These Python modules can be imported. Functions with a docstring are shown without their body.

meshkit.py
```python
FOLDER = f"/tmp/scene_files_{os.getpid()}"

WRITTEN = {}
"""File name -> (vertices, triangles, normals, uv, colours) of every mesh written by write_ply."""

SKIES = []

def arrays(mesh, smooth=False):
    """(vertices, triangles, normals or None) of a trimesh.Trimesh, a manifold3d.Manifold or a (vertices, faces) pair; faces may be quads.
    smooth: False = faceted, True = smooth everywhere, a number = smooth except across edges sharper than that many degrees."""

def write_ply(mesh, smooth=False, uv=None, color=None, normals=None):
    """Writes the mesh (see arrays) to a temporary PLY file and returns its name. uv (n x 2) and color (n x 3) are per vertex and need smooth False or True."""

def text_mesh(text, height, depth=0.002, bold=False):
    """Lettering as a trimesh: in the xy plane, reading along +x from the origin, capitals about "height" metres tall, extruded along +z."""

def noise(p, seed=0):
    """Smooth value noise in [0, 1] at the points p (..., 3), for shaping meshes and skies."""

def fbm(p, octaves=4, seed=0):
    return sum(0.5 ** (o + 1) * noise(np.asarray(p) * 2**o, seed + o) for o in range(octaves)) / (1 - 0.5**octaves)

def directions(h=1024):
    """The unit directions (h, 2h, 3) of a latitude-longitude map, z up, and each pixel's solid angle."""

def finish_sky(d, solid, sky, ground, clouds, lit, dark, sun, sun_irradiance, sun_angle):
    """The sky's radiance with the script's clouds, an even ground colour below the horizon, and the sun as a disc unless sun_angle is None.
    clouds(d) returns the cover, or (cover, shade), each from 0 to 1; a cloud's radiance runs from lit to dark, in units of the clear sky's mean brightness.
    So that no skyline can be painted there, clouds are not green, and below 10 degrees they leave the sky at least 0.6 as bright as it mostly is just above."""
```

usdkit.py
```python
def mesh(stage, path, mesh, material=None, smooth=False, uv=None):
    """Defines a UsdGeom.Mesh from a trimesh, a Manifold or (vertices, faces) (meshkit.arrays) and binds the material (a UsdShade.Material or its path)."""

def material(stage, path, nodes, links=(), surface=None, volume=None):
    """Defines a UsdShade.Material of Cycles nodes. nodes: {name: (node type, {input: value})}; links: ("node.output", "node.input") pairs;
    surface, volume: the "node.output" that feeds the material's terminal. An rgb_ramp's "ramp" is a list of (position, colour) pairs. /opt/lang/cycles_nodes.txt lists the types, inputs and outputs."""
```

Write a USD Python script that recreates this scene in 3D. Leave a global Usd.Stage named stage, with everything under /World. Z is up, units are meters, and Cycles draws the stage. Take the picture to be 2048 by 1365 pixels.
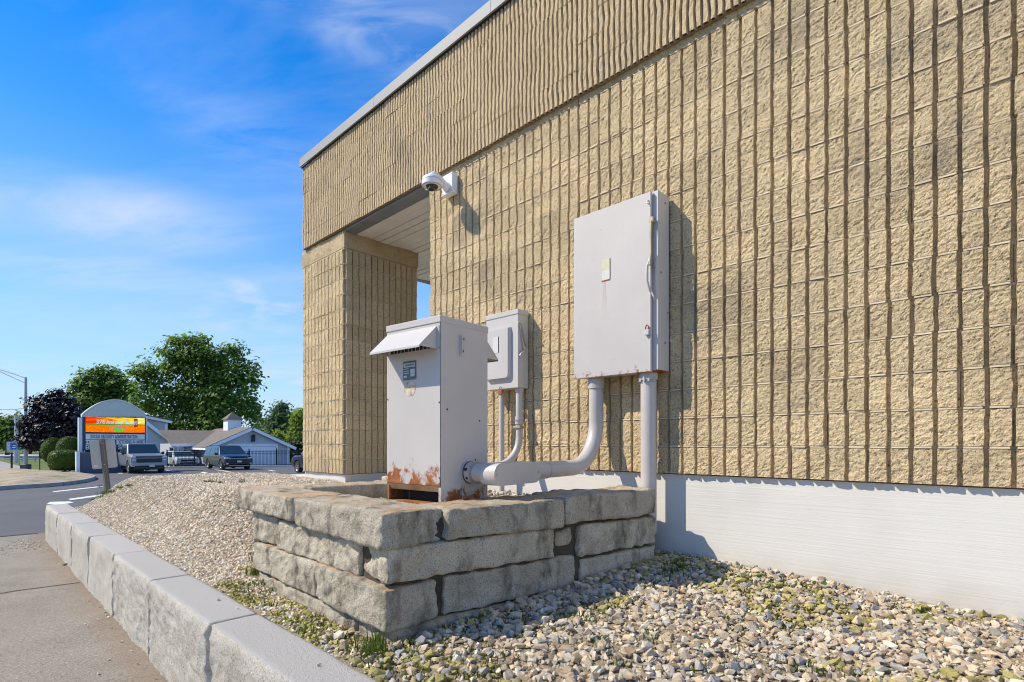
import math, numpy as np, trimesh, usdkit, meshkit
import manifold3d as m3
from scipy.spatial import ConvexHull
from shapely.geometry import Polygon
from pxr import Usd, UsdGeom, UsdLux, UsdShade, Gf, Sdf, Vt

stage = Usd.Stage.CreateInMemory()
UsdGeom.SetStageUpAxis(stage, "Z")
UsdGeom.SetStageMetersPerUnit(stage, 1.0)
UsdGeom.Xform.Define(stage, "/World")
UsdGeom.Scope.Define(stage, "/World/Looks")
EYE = 1.52
SITE = -43.893                                  # the building's front runs along this direction
CR, SR = math.cos(math.radians(SITE)), math.sin(math.radians(SITE))

# ---------------------------------------------------------------- camera, sky, sun
cam = UsdGeom.Camera.Define(stage, "/World/camera")
cam.AddTranslateOp().Set(Gf.Vec3d(0, 0, EYE))
cam.AddRotateXOp().Set(90.0)
cam.CreateHorizontalApertureAttr(36.0)
cam.CreateVerticalApertureAttr(36.0 * 682 / 1024)
cam.CreateFocalLengthAttr(36.0 * 1062 / 2048)
cam.CreateVerticalApertureOffsetAttr(203.2 / 2048 * 36)
cam.CreateClippingRangeAttr(Gf.Vec2f(0.05, 5000))
cam.CreateExposureAttr(0.4)
SUN = np.array([-0.72, -0.0087, 0.694]); SUN /= np.linalg.norm(SUN)
ELEV, ROT = math.asin(SUN[2]), math.atan2(SUN[0], SUN[1])
sun = UsdLux.DistantLight.Define(stage, "/World/sun")
zx = SUN; xx = np.cross([0, 0, 1.0], zx); xx /= np.linalg.norm(xx); yx = np.cross(zx, xx)
sun.AddTransformOp().Set(Gf.Matrix4d(*xx, 0, *yx, 0, *zx, 0, 0, 0, 0, 1))
sun.CreateIntensityAttr(1.15); sun.CreateAngleAttr(0.53); sun.CreateNormalizeAttr(True)
sun.CreateColorAttr(Gf.Vec3f(1.0, 0.905, 0.745))
dome = UsdLux.DomeLight.Define(stage, "/World/sky")


def material(name, nodes, links=(), surface=None, volume=None):
    return usdkit.material(stage, "/World/Looks/" + name, nodes, links, surface, volume)


def cloud_nodes():
    nodes = {"sky": ("sky_texture", {"sky_type": "single_scattering", "sun_disc": False, "sun_elevation": ELEV, "sun_rotation": ROT, "altitude": 40.0, "air_density": 0.8, "aerosol_density": 0.1, "ozone_density": 6.0}),
             "rich": ("hsv", {"saturation": 1.75, "value": 1.38, "hue": 0.502, "fac": 1.0}),
             "bg": ("background_shader", {"strength": 0.14}),
             "tc": ("texture_coordinate", {}),
             "sep": ("separate_xyz", {}),
             "hz": ("rgb_ramp", {"ramp": [(0.0, (1, 1, 1)), (0.03, (0.97, 0.97, 0.97)), (0.10, (0.80, 0.80, 0.80)), (0.20, (0.56, 0.56, 0.56)), (0.32, (0.30, 0.30, 0.30)), (0.45, (0.10, 0.10, 0.10)), (0.6, (0, 0, 0)), (1.0, (0, 0, 0))]}),
             "air": ("mix", {"color2": (3.3, 4.25, 5.2)}),
             "zz": ("math", {"math_type": "add", "value2": 0.16}),
             "px": ("math", {"math_type": "divide"}), "py": ("math", {"math_type": "divide"}),
             "flat": ("combine_xyz", {"z": 0.0}),
             "turn": ("mapping", {"rotation": (0, 0, 0.55), "scale": (0.55, 1.9, 1.0), "location": (3.1, 0.4, 0)}),
             "n1": ("noise_texture", {"scale": 0.8, "detail": 7.0, "roughness": 0.60, "distortion": 0.5}),
             "r1": ("rgb_ramp", {"ramp": [(0.0, (0, 0, 0)), (0.44, (0, 0, 0)), (0.60, (0.20, 0.20, 0.20)), (0.75, (0.5, 0.5, 0.5)), (1.0, (0.6, 0.6, 0.6))]}),
             "n2": ("noise_texture", {"scale": 5.0, "detail": 5.0, "roughness": 0.55, "distortion": 0.2}),
             "n3": ("noise_texture", {"scale": 1.1, "detail": 1.0}),
             "r3": ("rgb_ramp", {"ramp": [(0.0, (0, 0, 0)), (0.56, (0, 0, 0)), (0.66, (1, 1, 1)), (1.0, (1, 1, 1))]}),
             "r2": ("rgb_ramp", {"ramp": [(0.0, (0, 0, 0)), (0.46, (0, 0, 0)), (0.68, (0.5, 0.5, 0.5)), (1.0, (0.75, 0.75, 0.75))]}),
             "puff": ("mix", {"mix_type": "multiply", "fac": 1.0}),
             "both": ("mix", {"mix_type": "screen", "fac": 1.0}),
             "mixc": ("mix", {"color2": (4.1, 4.5, 5.2)})}
    links = [("sky.color", "rich.color"), ("tc.generated", "sep.vector"), ("sep.z", "hz.fac"), ("hz.color", "air.fac"), ("rich.color", "air.color1"), ("sep.z", "zz.value1"), ("sep.x", "px.value1"), ("zz.value", "px.value2"),
             ("sep.y", "py.value1"), ("zz.value", "py.value2"), ("px.value", "flat.x"), ("py.value", "flat.y"),
             ("flat.vector", "turn.vector"), ("turn.vector", "n1.vector"), ("n1.fac", "r1.fac"), ("flat.vector", "n2.vector"), ("n2.fac", "r2.fac"), ("flat.vector", "n3.vector"), ("n3.fac", "r3.fac"),
             ("r2.color", "puff.color1"), ("r3.color", "puff.color2"),
             ("r1.color", "both.color1"), ("puff.color", "both.color2"), ("both.color", "mixc.fac"), ("air.color", "mixc.color1"), ("mixc.color", "bg.color")]
    # banks of cloud: a wispy streak low in the north west, smaller puffs higher up
    prev = "both.color"
    for i, (c, a1, a2, sc, lo, hi, top) in enumerate((((-1.22, 1.57), (1.55, 0.75), (-1.3, 2.9), 1.9, 0.27, 0.70, 0.95), ((-1.55, 1.85), (1.5, 0.6), (-1.6, 4.0), 2.4, 0.34, 0.75, 0.8), ((-0.19, 1.05), (3.6, 1.0), (-2.2, 6.5), 6.5, 0.42, 0.72, 0.62), ((-0.36, 0.94), (5.5, 1.5), (-2.5, 9.0), 5.5, 0.40, 0.75, 0.6), ((-0.62, 1.30), (2.2, 2.2), (-3.0, 3.0), 3.0, 0.50, 0.85, 0.35))):
        k = f"c{i}"
        nodes.update({k + "s": ("vector_math", {"math_type": "subtract", "vector2": (c[0], c[1], 0)}), k + "x": ("vector_math", {"math_type": "dot_product", "vector2": (a1[0], a1[1], 0)}), k + "y": ("vector_math", {"math_type": "dot_product", "vector2": (a2[0], a2[1], 0)}),
                      k + "v": ("combine_xyz", {"z": 0.0}), k + "l": ("vector_math", {"math_type": "length"}), k + "m": ("map_range", {"range_type": "smoothstep", "from_min": 1.0, "from_max": 0.15, "to_min": 0.0, "to_max": 1.0, "clamp": True}),
                      k + "p": ("mapping", {"rotation": (0, 0, -0.45), "scale": (0.55, 1.5, 1.0), "location": (1.7 * i, 0.9 * i, 0)}), k + "n": ("noise_texture", {"scale": sc, "detail": 8.0, "roughness": 0.6, "distortion": 0.6}),
                      k + "r": ("map_range", {"from_min": lo, "from_max": hi, "to_min": 0.0, "to_max": top, "clamp": True}), k + "o": ("math", {"math_type": "multiply"}), k + "z": ("mix", {"mix_type": "screen", "fac": 1.0})})
        links += [("flat.vector", k + "s.vector1"), (k + "s.vector", k + "x.vector1"), (k + "s.vector", k + "y.vector1"), (k + "x.value", k + "v.x"), (k + "y.value", k + "v.y"), (k + "v.vector", k + "l.vector1"), (k + "l.value", k + "m.value"),
                  ("flat.vector", k + "p.vector"), (k + "p.vector", k + "n.vector"), (k + "n.fac", k + "r.value"), (k + "r.result", k + "o.value1"), (k + "m.result", k + "o.value2"), (prev, k + "z.color1"), (k + "o.value", k + "z.color2")]
        prev = k + "z.color"
    links = [l for l in links if l != ("both.color", "mixc.fac")] + [(prev, "mixc.fac")]
    return nodes, links


n_, l_ = cloud_nodes()
sky_mat = material("sky", n_, l_, surface="bg.background")
UsdShade.MaterialBindingAPI.Apply(dome.GetPrim()).Bind(sky_mat)
dome.GetPrim().SetCustomDataByKey("kind", "structure")

# ---------------------------------------------------------------- helpers
NAMES = {}


def numbered(path):
    k = NAMES.get(path, 0)
    NAMES[path] = k + 1
    return path if k == 0 else f"{path}_{k:03d}"


def tag(prim, label=None, cat=None, group=None, kind=None):
    prim = prim.GetPrim()
    for k, v in (("label", label), ("category", cat), ("group", group), ("kind", kind)):
        if v:
            prim.SetCustomDataByKey(k, v)
    return prim


def thing(name, label, cat, loc=(0, 0, 0), rz=0.0, group=None, kind=None, tilt=None):
    x = UsdGeom.Xform.Define(stage, numbered("/World/" + name))
    x.AddTranslateOp().Set(Gf.Vec3d(*map(float, loc)))
    if rz:
        x.AddRotateZOp().Set(float(rz))
    if tilt:
        x.AddRotateXYZOp(opSuffix="tilt").Set(Gf.Vec3f(*tilt))
    tag(x, label, cat, group, kind)
    return x.GetPrim()


def obj(name, mesh, mat, parent=None, label=None, cat=None, group=None, kind=None, smooth=False):
    base = (str(parent.GetPath()) if parent is not None else "/World") + "/" + name
    m = usdkit.mesh(stage, numbered(base), mesh, mat, smooth)
    tag(m, label, cat, group, kind)
    return m.GetPrim()


def join(*parts):
    vs, fs, k = [], [], 0
    for p in parts:
        v, f = (p if isinstance(p, tuple) else (np.asarray(p.vertices), np.asarray(p.faces)))
        vs.append(np.asarray(v, float)); fs.append(np.asarray(f, int) + k); k += len(v)
    return np.vstack(vs), np.vstack(fs)


def box(x0, x1, y0, y1, z0, z1, bevel=0.0):
    """A box, with its edges chamfered where bevel > 0, as (vertices, triangles)."""
    c = np.array([(x0 + x1) / 2, (y0 + y1) / 2, (z0 + z1) / 2]); h = np.array([x1 - x0, y1 - y0, z1 - z0]) / 2
    b = min(bevel, h.min() * 0.9)
    pts = []
    for sx in (-1, 1):
        for sy in (-1, 1):
            for sz in (-1, 1):
                sg = np.array([sx, sy, sz])
                if b <= 0:
                    pts.append(c + sg * h)
                else:
                    for k in range(3):
                        q = h - b; q[k] = h[k]; pts.append(c + sg * q)
    return hull(pts)


def hull(pts):
    t = trimesh.Trimesh(*hull_raw(np.asarray(pts, float)), process=False)
    return np.asarray(t.vertices), np.asarray(t.faces)


def hull_raw(p):
    h = ConvexHull(p)
    used = np.unique(h.simplices); m = np.full(len(p), -1); m[used] = np.arange(len(used))
    v, f = p[used], m[h.simplices]
    n = np.cross(v[f[:, 1]] - v[f[:, 0]], v[f[:, 2]] - v[f[:, 0]])
    flip = (n * (v[f].mean(1) - v.mean(0))).sum(1) < 0
    f[flip] = f[flip][:, ::-1]
    return v, f


def tube(path, r, n=16, caps=True):
    path = np.asarray(path, float); r = np.broadcast_to(np.asarray(r, float), (len(path),))
    tan = np.gradient(path, axis=0); tan /= np.linalg.norm(tan, axis=1, keepdims=True)
    ref = np.array([0, 0, 1.0]) if abs(tan[0, 2]) < 0.9 else np.array([1.0, 0, 0])
    u = np.cross(tan[0], ref); u /= np.linalg.norm(u)
    vs = []
    for i in range(len(path)):
        u = u - tan[i] * (u @ tan[i]); u /= np.linalg.norm(u); w = np.cross(tan[i], u)
        a = np.arange(n) / n * 2 * np.pi
        vs.append(path[i] + r[i] * (np.cos(a)[:, None] * u + np.sin(a)[:, None] * w))
    v = np.vstack(vs); f = []
    for i in range(len(path) - 1):
        for k in range(n):
            a, b = i * n + k, i * n + (k + 1) % n
            f += [(a, b, b + n), (a, b + n, a + n)]
    if caps:
        v = np.vstack([v, path[0], path[-1]]); c0, c1 = len(v) - 2, len(v) - 1; e = (len(path) - 1) * n
        for k in range(n):
            f += [(c0, (k + 1) % n, k), (c1, e + k, e + (k + 1) % n)]
    return v, np.array(f)


def lathe(profile, n=24, axis="z"):
    """profile: (radius, height) pairs."""
    v = []; f = []
    for r, z in profile:
        a = np.arange(n) / n * 2 * np.pi
        v.append(np.stack([r * np.cos(a), r * np.sin(a), np.full(n, z)], 1))
    v = np.vstack(v)
    for i in range(len(profile) - 1):
        for k in range(n):
            a, b = i * n + k, i * n + (k + 1) % n
            f += [(a, b, b + n), (a, b + n, a + n)]
    if axis == "y":
        v = v[:, [0, 2, 1]] * [1, 1, 1]; f = [t[::-1] for t in f]
    if axis == "x":
        v = v[:, [2, 0, 1]]
    return v, np.array(f)


def prism(poly, y0, y1, plane="xz"):
    """A polygon in the xz (or xy, yz) plane extruded along the remaining axis from y0 to y1."""
    t = trimesh.creation.extrude_polygon(Polygon(poly), y1 - y0, engine="earcut")
    v = np.asarray(t.vertices); f = np.asarray(t.faces)
    if plane == "xz":
        v = np.stack([v[:, 0], v[:, 2] + y0, v[:, 1]], 1); f = f[:, ::-1]
    elif plane == "yz":
        v = np.stack([v[:, 2] + y0, v[:, 0], v[:, 1]], 1)
    else:
        v = v + [0, 0, y0]
    return v, f


def text(s, height, at, depth=0.004, bold=False, width=None):
    """Lettering that stands in the xz plane and is read from -y; at = (centre x, y of its front, base z)."""
    t = meshkit.text_mesh(s, height, depth, bold); v = np.array(t.vertices)
    if width:
        v[:, 0] *= width / np.ptp(v[:, 0])
    v[:, 0] -= (v[:, 0].min() + v[:, 0].max()) / 2
    return np.stack([v[:, 0] + at[0], at[1] + depth - v[:, 2], v[:, 1] + at[2]], 1), np.asarray(t.faces)


def move(m, d):
    return m[0] + np.asarray(d, float), m[1]


def frame(m, origin, ex, ey, ez=(0, 0, 1)):
    v = np.asarray(m[0]); R = np.array([ex, ey, ez], float)
    f = m[1] if np.linalg.det(R) > 0 else m[1][:, ::-1]
    return v @ R + np.asarray(origin, float), f


def site(x, y, z=None):
    """Site coordinates (x to the right along the wall, y towards the wall) to the world."""
    p = (CR * x - SR * y, SR * x + CR * y)
    return p if z is None else (*p, z)


def site_mesh(m):
    v = np.asarray(m[0])
    return np.stack([CR * v[:, 0] - SR * v[:, 1], SR * v[:, 0] + CR * v[:, 1], v[:, 2]], 1), m[1]


def sstep(a, b, x):
    t = np.clip((np.asarray(x, float) - a) / (b - a), 0, 1)
    return t * t * (3 - 2 * t)


def lot_z(s):
    return -0.0165 * np.clip(np.asarray(s, float) - 11.86, 0, 60)


def at_depth(px, depth, rel=0.0):
    return ((px - 1024) / 1062 * depth, depth, EYE + rel)


def on_lot(px, py):
    """The point of the sloping lot that is met by looking along this direction."""
    a, b = (px - 1024) / 1062, (py - 885.7) / 1062
    d = 20.0
    for _ in range(60):
        s = -d * (SR * 0 + 0) + d * (-0.7206 * a + 0.6933)
        d = (EYE - lot_z(s)) / b
    return np.array([a * d, d, float(lot_z(d * (-0.7206 * a + 0.6933)))])


def rough_box(L, W, H, res, r=0.02, amp=(0.008, 0.008, 0.008), low=0.01, seed=0, flat_top=None, scale=14.0):
    """A stone: a box L x W x H centred at the origin with rounded, broken edges and uneven faces; amp = roughness of the x, y, z faces."""
    h = np.array([L, W, H]) / 2
    key, vs, fs = {}, [], []
    n = [max(2, int(round(d / res))) for d in (L, W, H)]

    def vid(p):
        k = tuple(np.round(p, 5))
        if k not in key:
            key[k] = len(vs); vs.append(p)
        return key[k]

    for ax in range(3):
        b, c = (ax + 1) % 3, (ax + 2) % 3
        for sg in (-1, 1):
            grid = [[0] * (n[c] + 1) for _ in range(n[b] + 1)]
            for i in range(n[b] + 1):
                for j in range(n[c] + 1):
                    p = np.zeros(3); p[ax] = sg * h[ax]; p[b] = (i / n[b] * 2 - 1) * h[b]; p[c] = (j / n[c] * 2 - 1) * h[c]
                    grid[i][j] = vid(p)
            for i in range(n[b]):
                for j in range(n[c]):
                    q = [grid[i][j], grid[i + 1][j], grid[i + 1][j + 1], grid[i][j + 1]]
                    if sg < 0:
                        q = q[::-1]
                    fs += [(q[0], q[1], q[2]), (q[0], q[2], q[3])]
    p = np.array(vs); f = np.array(fs)
    off = np.array([13.7, 5.1, 9.3]) * (seed + 1)
    rr = r * (0.5 + 1.1 * meshkit.noise(p * 9 + off, 3))[:, None]
    q = np.clip(p, -h + rr, h - rr); d = p - q
    nd = d / np.maximum(np.linalg.norm(d, axis=1, keepdims=True), 1e-9)
    p2 = q + rr * nd
    a = (np.abs(nd) ** 2 * np.array(amp)).sum(1)
    if flat_top is not None:
        a = np.where(nd[:, 2] > 0.5, flat_top, a)
    disp = (meshkit.fbm(p * scale + off, 4, 1) - 0.5) * 2 * a + (meshkit.noise(p * 3.1 + off, 5) - 0.5) * 2 * low * (1 if flat_top is None else np.where(nd[:, 2] > 0.5, 0.1, 1.0))
    return p2 + nd * disp[:, None], f
# ---------------------------------------------------------------- materials
def stone_mat(name, ramp, nscale=6.0, speck=None, speck_scale=220.0, bump=((60, 0.006, 0.7), (240, 0.002, 0.6)), rough=0.9, rnd=0.0, stain=None, top=None):
    """ramp: colours by a broad noise; speck: (dark, light) fine grains; stain: (colour, scale, low, high) patches; top: the same, on faces that look up."""
    N = {"geo": ("geometry", {}), "n": ("noise_texture", {"scale": nscale, "detail": 5.0, "roughness": 0.6}),
         "r": ("rgb_ramp", {"ramp": ramp}), "p": ("principled_bsdf", {"roughness": rough, "specular_ior_level": 0.25})}
    L = [("geo.position", "n.vector"), ("n.fac", "r.fac")]
    col = "r.color"
    if speck:
        N["sn"] = ("noise_texture", {"scale": speck_scale, "detail": 2.0, "roughness": 0.7})
        N["sr"] = ("rgb_ramp", {"ramp": [(0.30, speck[0]), (0.45, (1, 1, 1)), (0.58, (1, 1, 1)), (0.72, speck[1])]})
        N["sm"] = ("mix", {"mix_type": "multiply", "fac": 1.0})
        L += [("geo.position", "sn.vector"), ("sn.fac", "sr.fac"), (col, "sm.color1"), ("sr.color", "sm.color2")]
        col = "sm.color"
    for k, st in (("st", stain), ("tp", top)):
        if not st:
            continue
        if len(st) > 4:
            N[k + "v"] = ("mapping", {"scale": (1, 1, st[4])}); L += [("geo.position", k + "v.vector")]
        N[k + "n"] = ("noise_texture", {"scale": st[1], "detail": 6.0, "roughness": 0.65})
        N[k + "r"] = ("map_range", {"from_min": st[2], "from_max": st[3], "clamp": True})
        N[k + "m"] = ("mix", {"color2": st[0]})
        L += [(k + "v.vector" if len(st) > 4 else "geo.position", k + "n.vector"), (k + "n.fac", k + "r.value"), (col, k + "m.color1")]
        if k == "tp":
            N["tps"] = ("separate_xyz", {}); N["tpu"] = ("map_range", {"from_min": 0.55, "from_max": 0.85, "clamp": True}); N["tpx"] = ("math", {"math_type": "multiply"})
            L += [("geo.true_normal", "tps.vector"), ("tps.z", "tpu.value"), ("tpu.result", "tpx.value1"), ("tpr.result", "tpx.value2"), ("tpx.value", "tpm.fac")]
        else:
            L += [(k + "r.result", k + "m.fac")]
        col = k + "m.color"
    if rnd:
        N["oi"] = ("object_info", {}); N["or"] = ("map_range", {"to_min": 1 - rnd, "to_max": 1 + rnd}); N["oh"] = ("hsv", {})
        L += [("oi.random", "or.value"), ("or.result", "oh.value"), (col, "oh.color")]
        col = "oh.color"
    L.append((col, "p.base_color"))
    prev = None
    for i, (sc, dist, st) in enumerate(bump):
        N[f"b{i}n"] = ("noise_texture", {"scale": float(sc), "detail": 4.0, "roughness": 0.65})
        N[f"b{i}"] = ("bump", {"strength": float(st), "distance": float(dist)})
        L += [("geo.position", f"b{i}n.vector"), (f"b{i}n.fac", f"b{i}.height")]
        if prev:
            L.append((prev, f"b{i}.normal"))
        prev = f"b{i}.normal"
    if prev:
        L.append((prev, "p.normal"))
    return material(name, N, L, surface="p.BSDF")


def plain(name, color, rough=0.5, metallic=0.0, spec=0.5, coat=0.0, grime=0.12, scale=5.0, bump=None):
    c = np.array(color)
    N = {"geo": ("geometry", {}), "n": ("noise_texture", {"scale": scale, "detail": 5.0, "roughness": 0.65}),
         "r": ("rgb_ramp", {"ramp": [(0.25, c * (1 - grime)), (0.75, np.minimum(c * (1 + grime * 0.6), 1))]}),
         "p": ("principled_bsdf", {"roughness": rough, "metallic": metallic, "specular_ior_level": spec, "coat_weight": coat})}
    L = [("geo.position", "n.vector"), ("n.fac", "r.fac"), ("r.color", "p.base_color")]
    if bump:
        N["bn"] = ("noise_texture", {"scale": bump[0], "detail": 4.0}); N["b"] = ("bump", {"strength": bump[2] if len(bump) > 2 else 0.5, "distance": bump[1]})
        L += [("geo.position", "bn.vector"), ("bn.fac", "b.height"), ("b.normal", "p.normal")]
    return material(name, N, L, surface="p.BSDF")


def painted_rust(name, paint, low=None, amount=0.0, seed=0.0, z0=0.0, z1=0.3, rough=0.45, spots=0.0):
    """Weathered enamel whose lower part (between z0 and z1 of the object) breaks out in rust."""
    c = np.array(paint)
    N = {"tc": ("texture_coordinate", {}), "mp": ("mapping", {"location": (seed, seed * 1.7, 0), "scale": (1, 1, 0.72)}), "sep": ("separate_xyz", {}),
         "n": ("noise_texture", {"scale": 3.0, "detail": 5.0}), "r": ("rgb_ramp", {"ramp": [(0.25, c * 0.93), (0.75, np.minimum(c * 1.04, 1))]}),
         "rn": ("noise_texture", {"scale": 9.0, "detail": 9.0, "roughness": 0.72, "distortion": 0.4}),
         "h": ("map_range", {"from_min": z0, "from_max": z1, "to_min": amount, "to_max": 0.0 - 0.34 + spots, "clamp": True}),
         "a": ("math", {"math_type": "add"}),
         "edge": ("rgb_ramp", {"ramp": [(0.0, (0, 0, 0)), (0.60, (0, 0, 0)), (0.645, (0.35, 0.35, 0.35)), (0.69, (1, 1, 1)), (1.0, (1, 1, 1))]}),
         "cn": ("noise_texture", {"scale": 26.0, "detail": 6.0, "roughness": 0.7}),
         "cr": ("rgb_ramp", {"ramp": [(0.25, (0.13, 0.035, 0.012)), (0.5, (0.30, 0.095, 0.028)), (0.68, (0.42, 0.19, 0.07)), (0.85, (0.55, 0.38, 0.22))]}),
         "m": ("mix", {}), "ro": ("map_range", {"to_min": rough, "to_max": 0.9, "clamp": True}),
         "b": ("bump", {"strength": 0.5, "distance": 0.002}),
         "p": ("principled_bsdf", {"specular_ior_level": 0.4})}
    L = [("tc.object", "mp.vector"), ("tc.object", "sep.vector"), ("mp.vector", "n.vector"), ("n.fac", "r.fac"), ("mp.vector", "rn.vector"), ("sep.z", "h.value"),
         ("rn.fac", "a.value1"), ("h.result", "a.value2"), ("a.value", "edge.fac"), ("mp.vector", "cn.vector"), ("cn.fac", "cr.fac"),
         ("r.color", "m.color1"), ("cr.color", "m.color2"), ("edge.color", "m.fac"), ("m.color", "p.base_color"),
         ("edge.color", "ro.value"), ("ro.result", "p.roughness"), ("edge.color", "b.height"), ("b.normal", "p.normal")]
    return material(name, N, L, surface="p.BSDF")


def leaf_mat(name, dark, mid, light, scale=0.6, trans=0.35, gloss=0.25):
    N = {"geo": ("geometry", {}), "n": ("noise_texture", {"scale": scale, "detail": 4.0, "roughness": 0.6}),
         "add": ("math", {"math_type": "multiply_add", "value2": 0.45}), "off": ("math", {"math_type": "multiply_add", "value2": 0.75, "value3": -0.1}),
         "r": ("rgb_ramp", {"ramp": [(0.2, dark), (0.5, mid), (0.85, light)]}),
         "p": ("principled_bsdf", {"roughness": 0.55, "specular_ior_level": gloss}), "t": ("translucent_bsdf", {}), "mx": ("mix_closure", {"fac": trans})}
    L = [("geo.position", "n.vector"), ("n.fac", "off.value1"), ("geo.random_per_island", "add.value1"), ("off.value", "add.value3"), ("add.value", "r.fac"), ("r.color", "p.base_color"), ("r.color", "t.color"),
         ("p.BSDF", "mx.closure1"), ("t.BSDF", "mx.closure2")]
    return material(name, N, L, surface="mx.closure")


BLOCK = stone_mat("split_face_block", [(0.15, (0.45, 0.345, 0.20)), (0.42, (0.61, 0.475, 0.283)), (0.6, (0.655, 0.515, 0.31)), (0.85, (0.70, 0.555, 0.34))], nscale=2.2,
                  speck=((0.30, 0.27, 0.22), (1.18, 1.17, 1.12)), speck_scale=75, bump=((60, 0.011, 1.0), (140, 0.008, 1.0), (300, 0.003, 0.8)), rnd=0.10, stain=((0.235, 0.195, 0.15), 1.25, 0.545, 0.78))
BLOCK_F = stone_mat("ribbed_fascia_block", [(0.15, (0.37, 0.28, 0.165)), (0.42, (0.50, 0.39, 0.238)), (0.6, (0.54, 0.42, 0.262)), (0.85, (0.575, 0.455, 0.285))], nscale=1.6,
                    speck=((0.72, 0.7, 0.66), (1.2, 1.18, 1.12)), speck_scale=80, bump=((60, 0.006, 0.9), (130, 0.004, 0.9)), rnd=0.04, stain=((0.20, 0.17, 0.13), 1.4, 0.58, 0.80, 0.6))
MORTAR = stone_mat("tan_mortar", [(0.3, (0.54, 0.44, 0.30)), (0.7, (0.67, 0.56, 0.40))], nscale=9, bump=((150, 0.003, 0.5),))
GROOVE = stone_mat("shade_toned_flute_back", [(0.3, (0.185, 0.145, 0.09)), (0.7, (0.255, 0.20, 0.125))], nscale=6, bump=((150, 0.003, 0.5),))  # darker than the block: the shade inside the flutes is put into this colour
GRANITE = stone_mat("weathered_granite", [(0.2, (0.34, 0.295, 0.22)), (0.45, (0.53, 0.47, 0.36)), (0.75, (0.65, 0.59, 0.465))], nscale=5.5, speck=((0.30, 0.30, 0.32), (1.5, 1.47, 1.42)), speck_scale=150,
                    bump=((30, 0.020, 1.0), (80, 0.014, 1.0), (200, 0.005, 1.0)), rnd=0.12, stain=((0.10, 0.082, 0.055), 6.5, 0.505, 0.70, 0.40), top=((0.58, 0.37, 0.19), 3.0, 0.44, 0.64))
KERBST = stone_mat("kerb_granite_face", [(0.2, (0.40, 0.365, 0.30)), (0.5, (0.52, 0.48, 0.405)), (0.8, (0.61, 0.57, 0.49))], nscale=3.5, speck=((0.30, 0.30, 0.32), (1.45, 1.43, 1.38)), speck_scale=120,
                   bump=((70, 0.010, 1.0), (170, 0.006, 1.0)), rnd=0.05, top=((0.45, 0.435, 0.405), 2.0, 0.15, 0.3))
DARKMORTAR = stone_mat("old_mortar", [(0.3, (0.045, 0.036, 0.026)), (0.7, (0.12, 0.098, 0.07))], nscale=5, bump=((50, 0.012, 0.9),))
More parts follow.
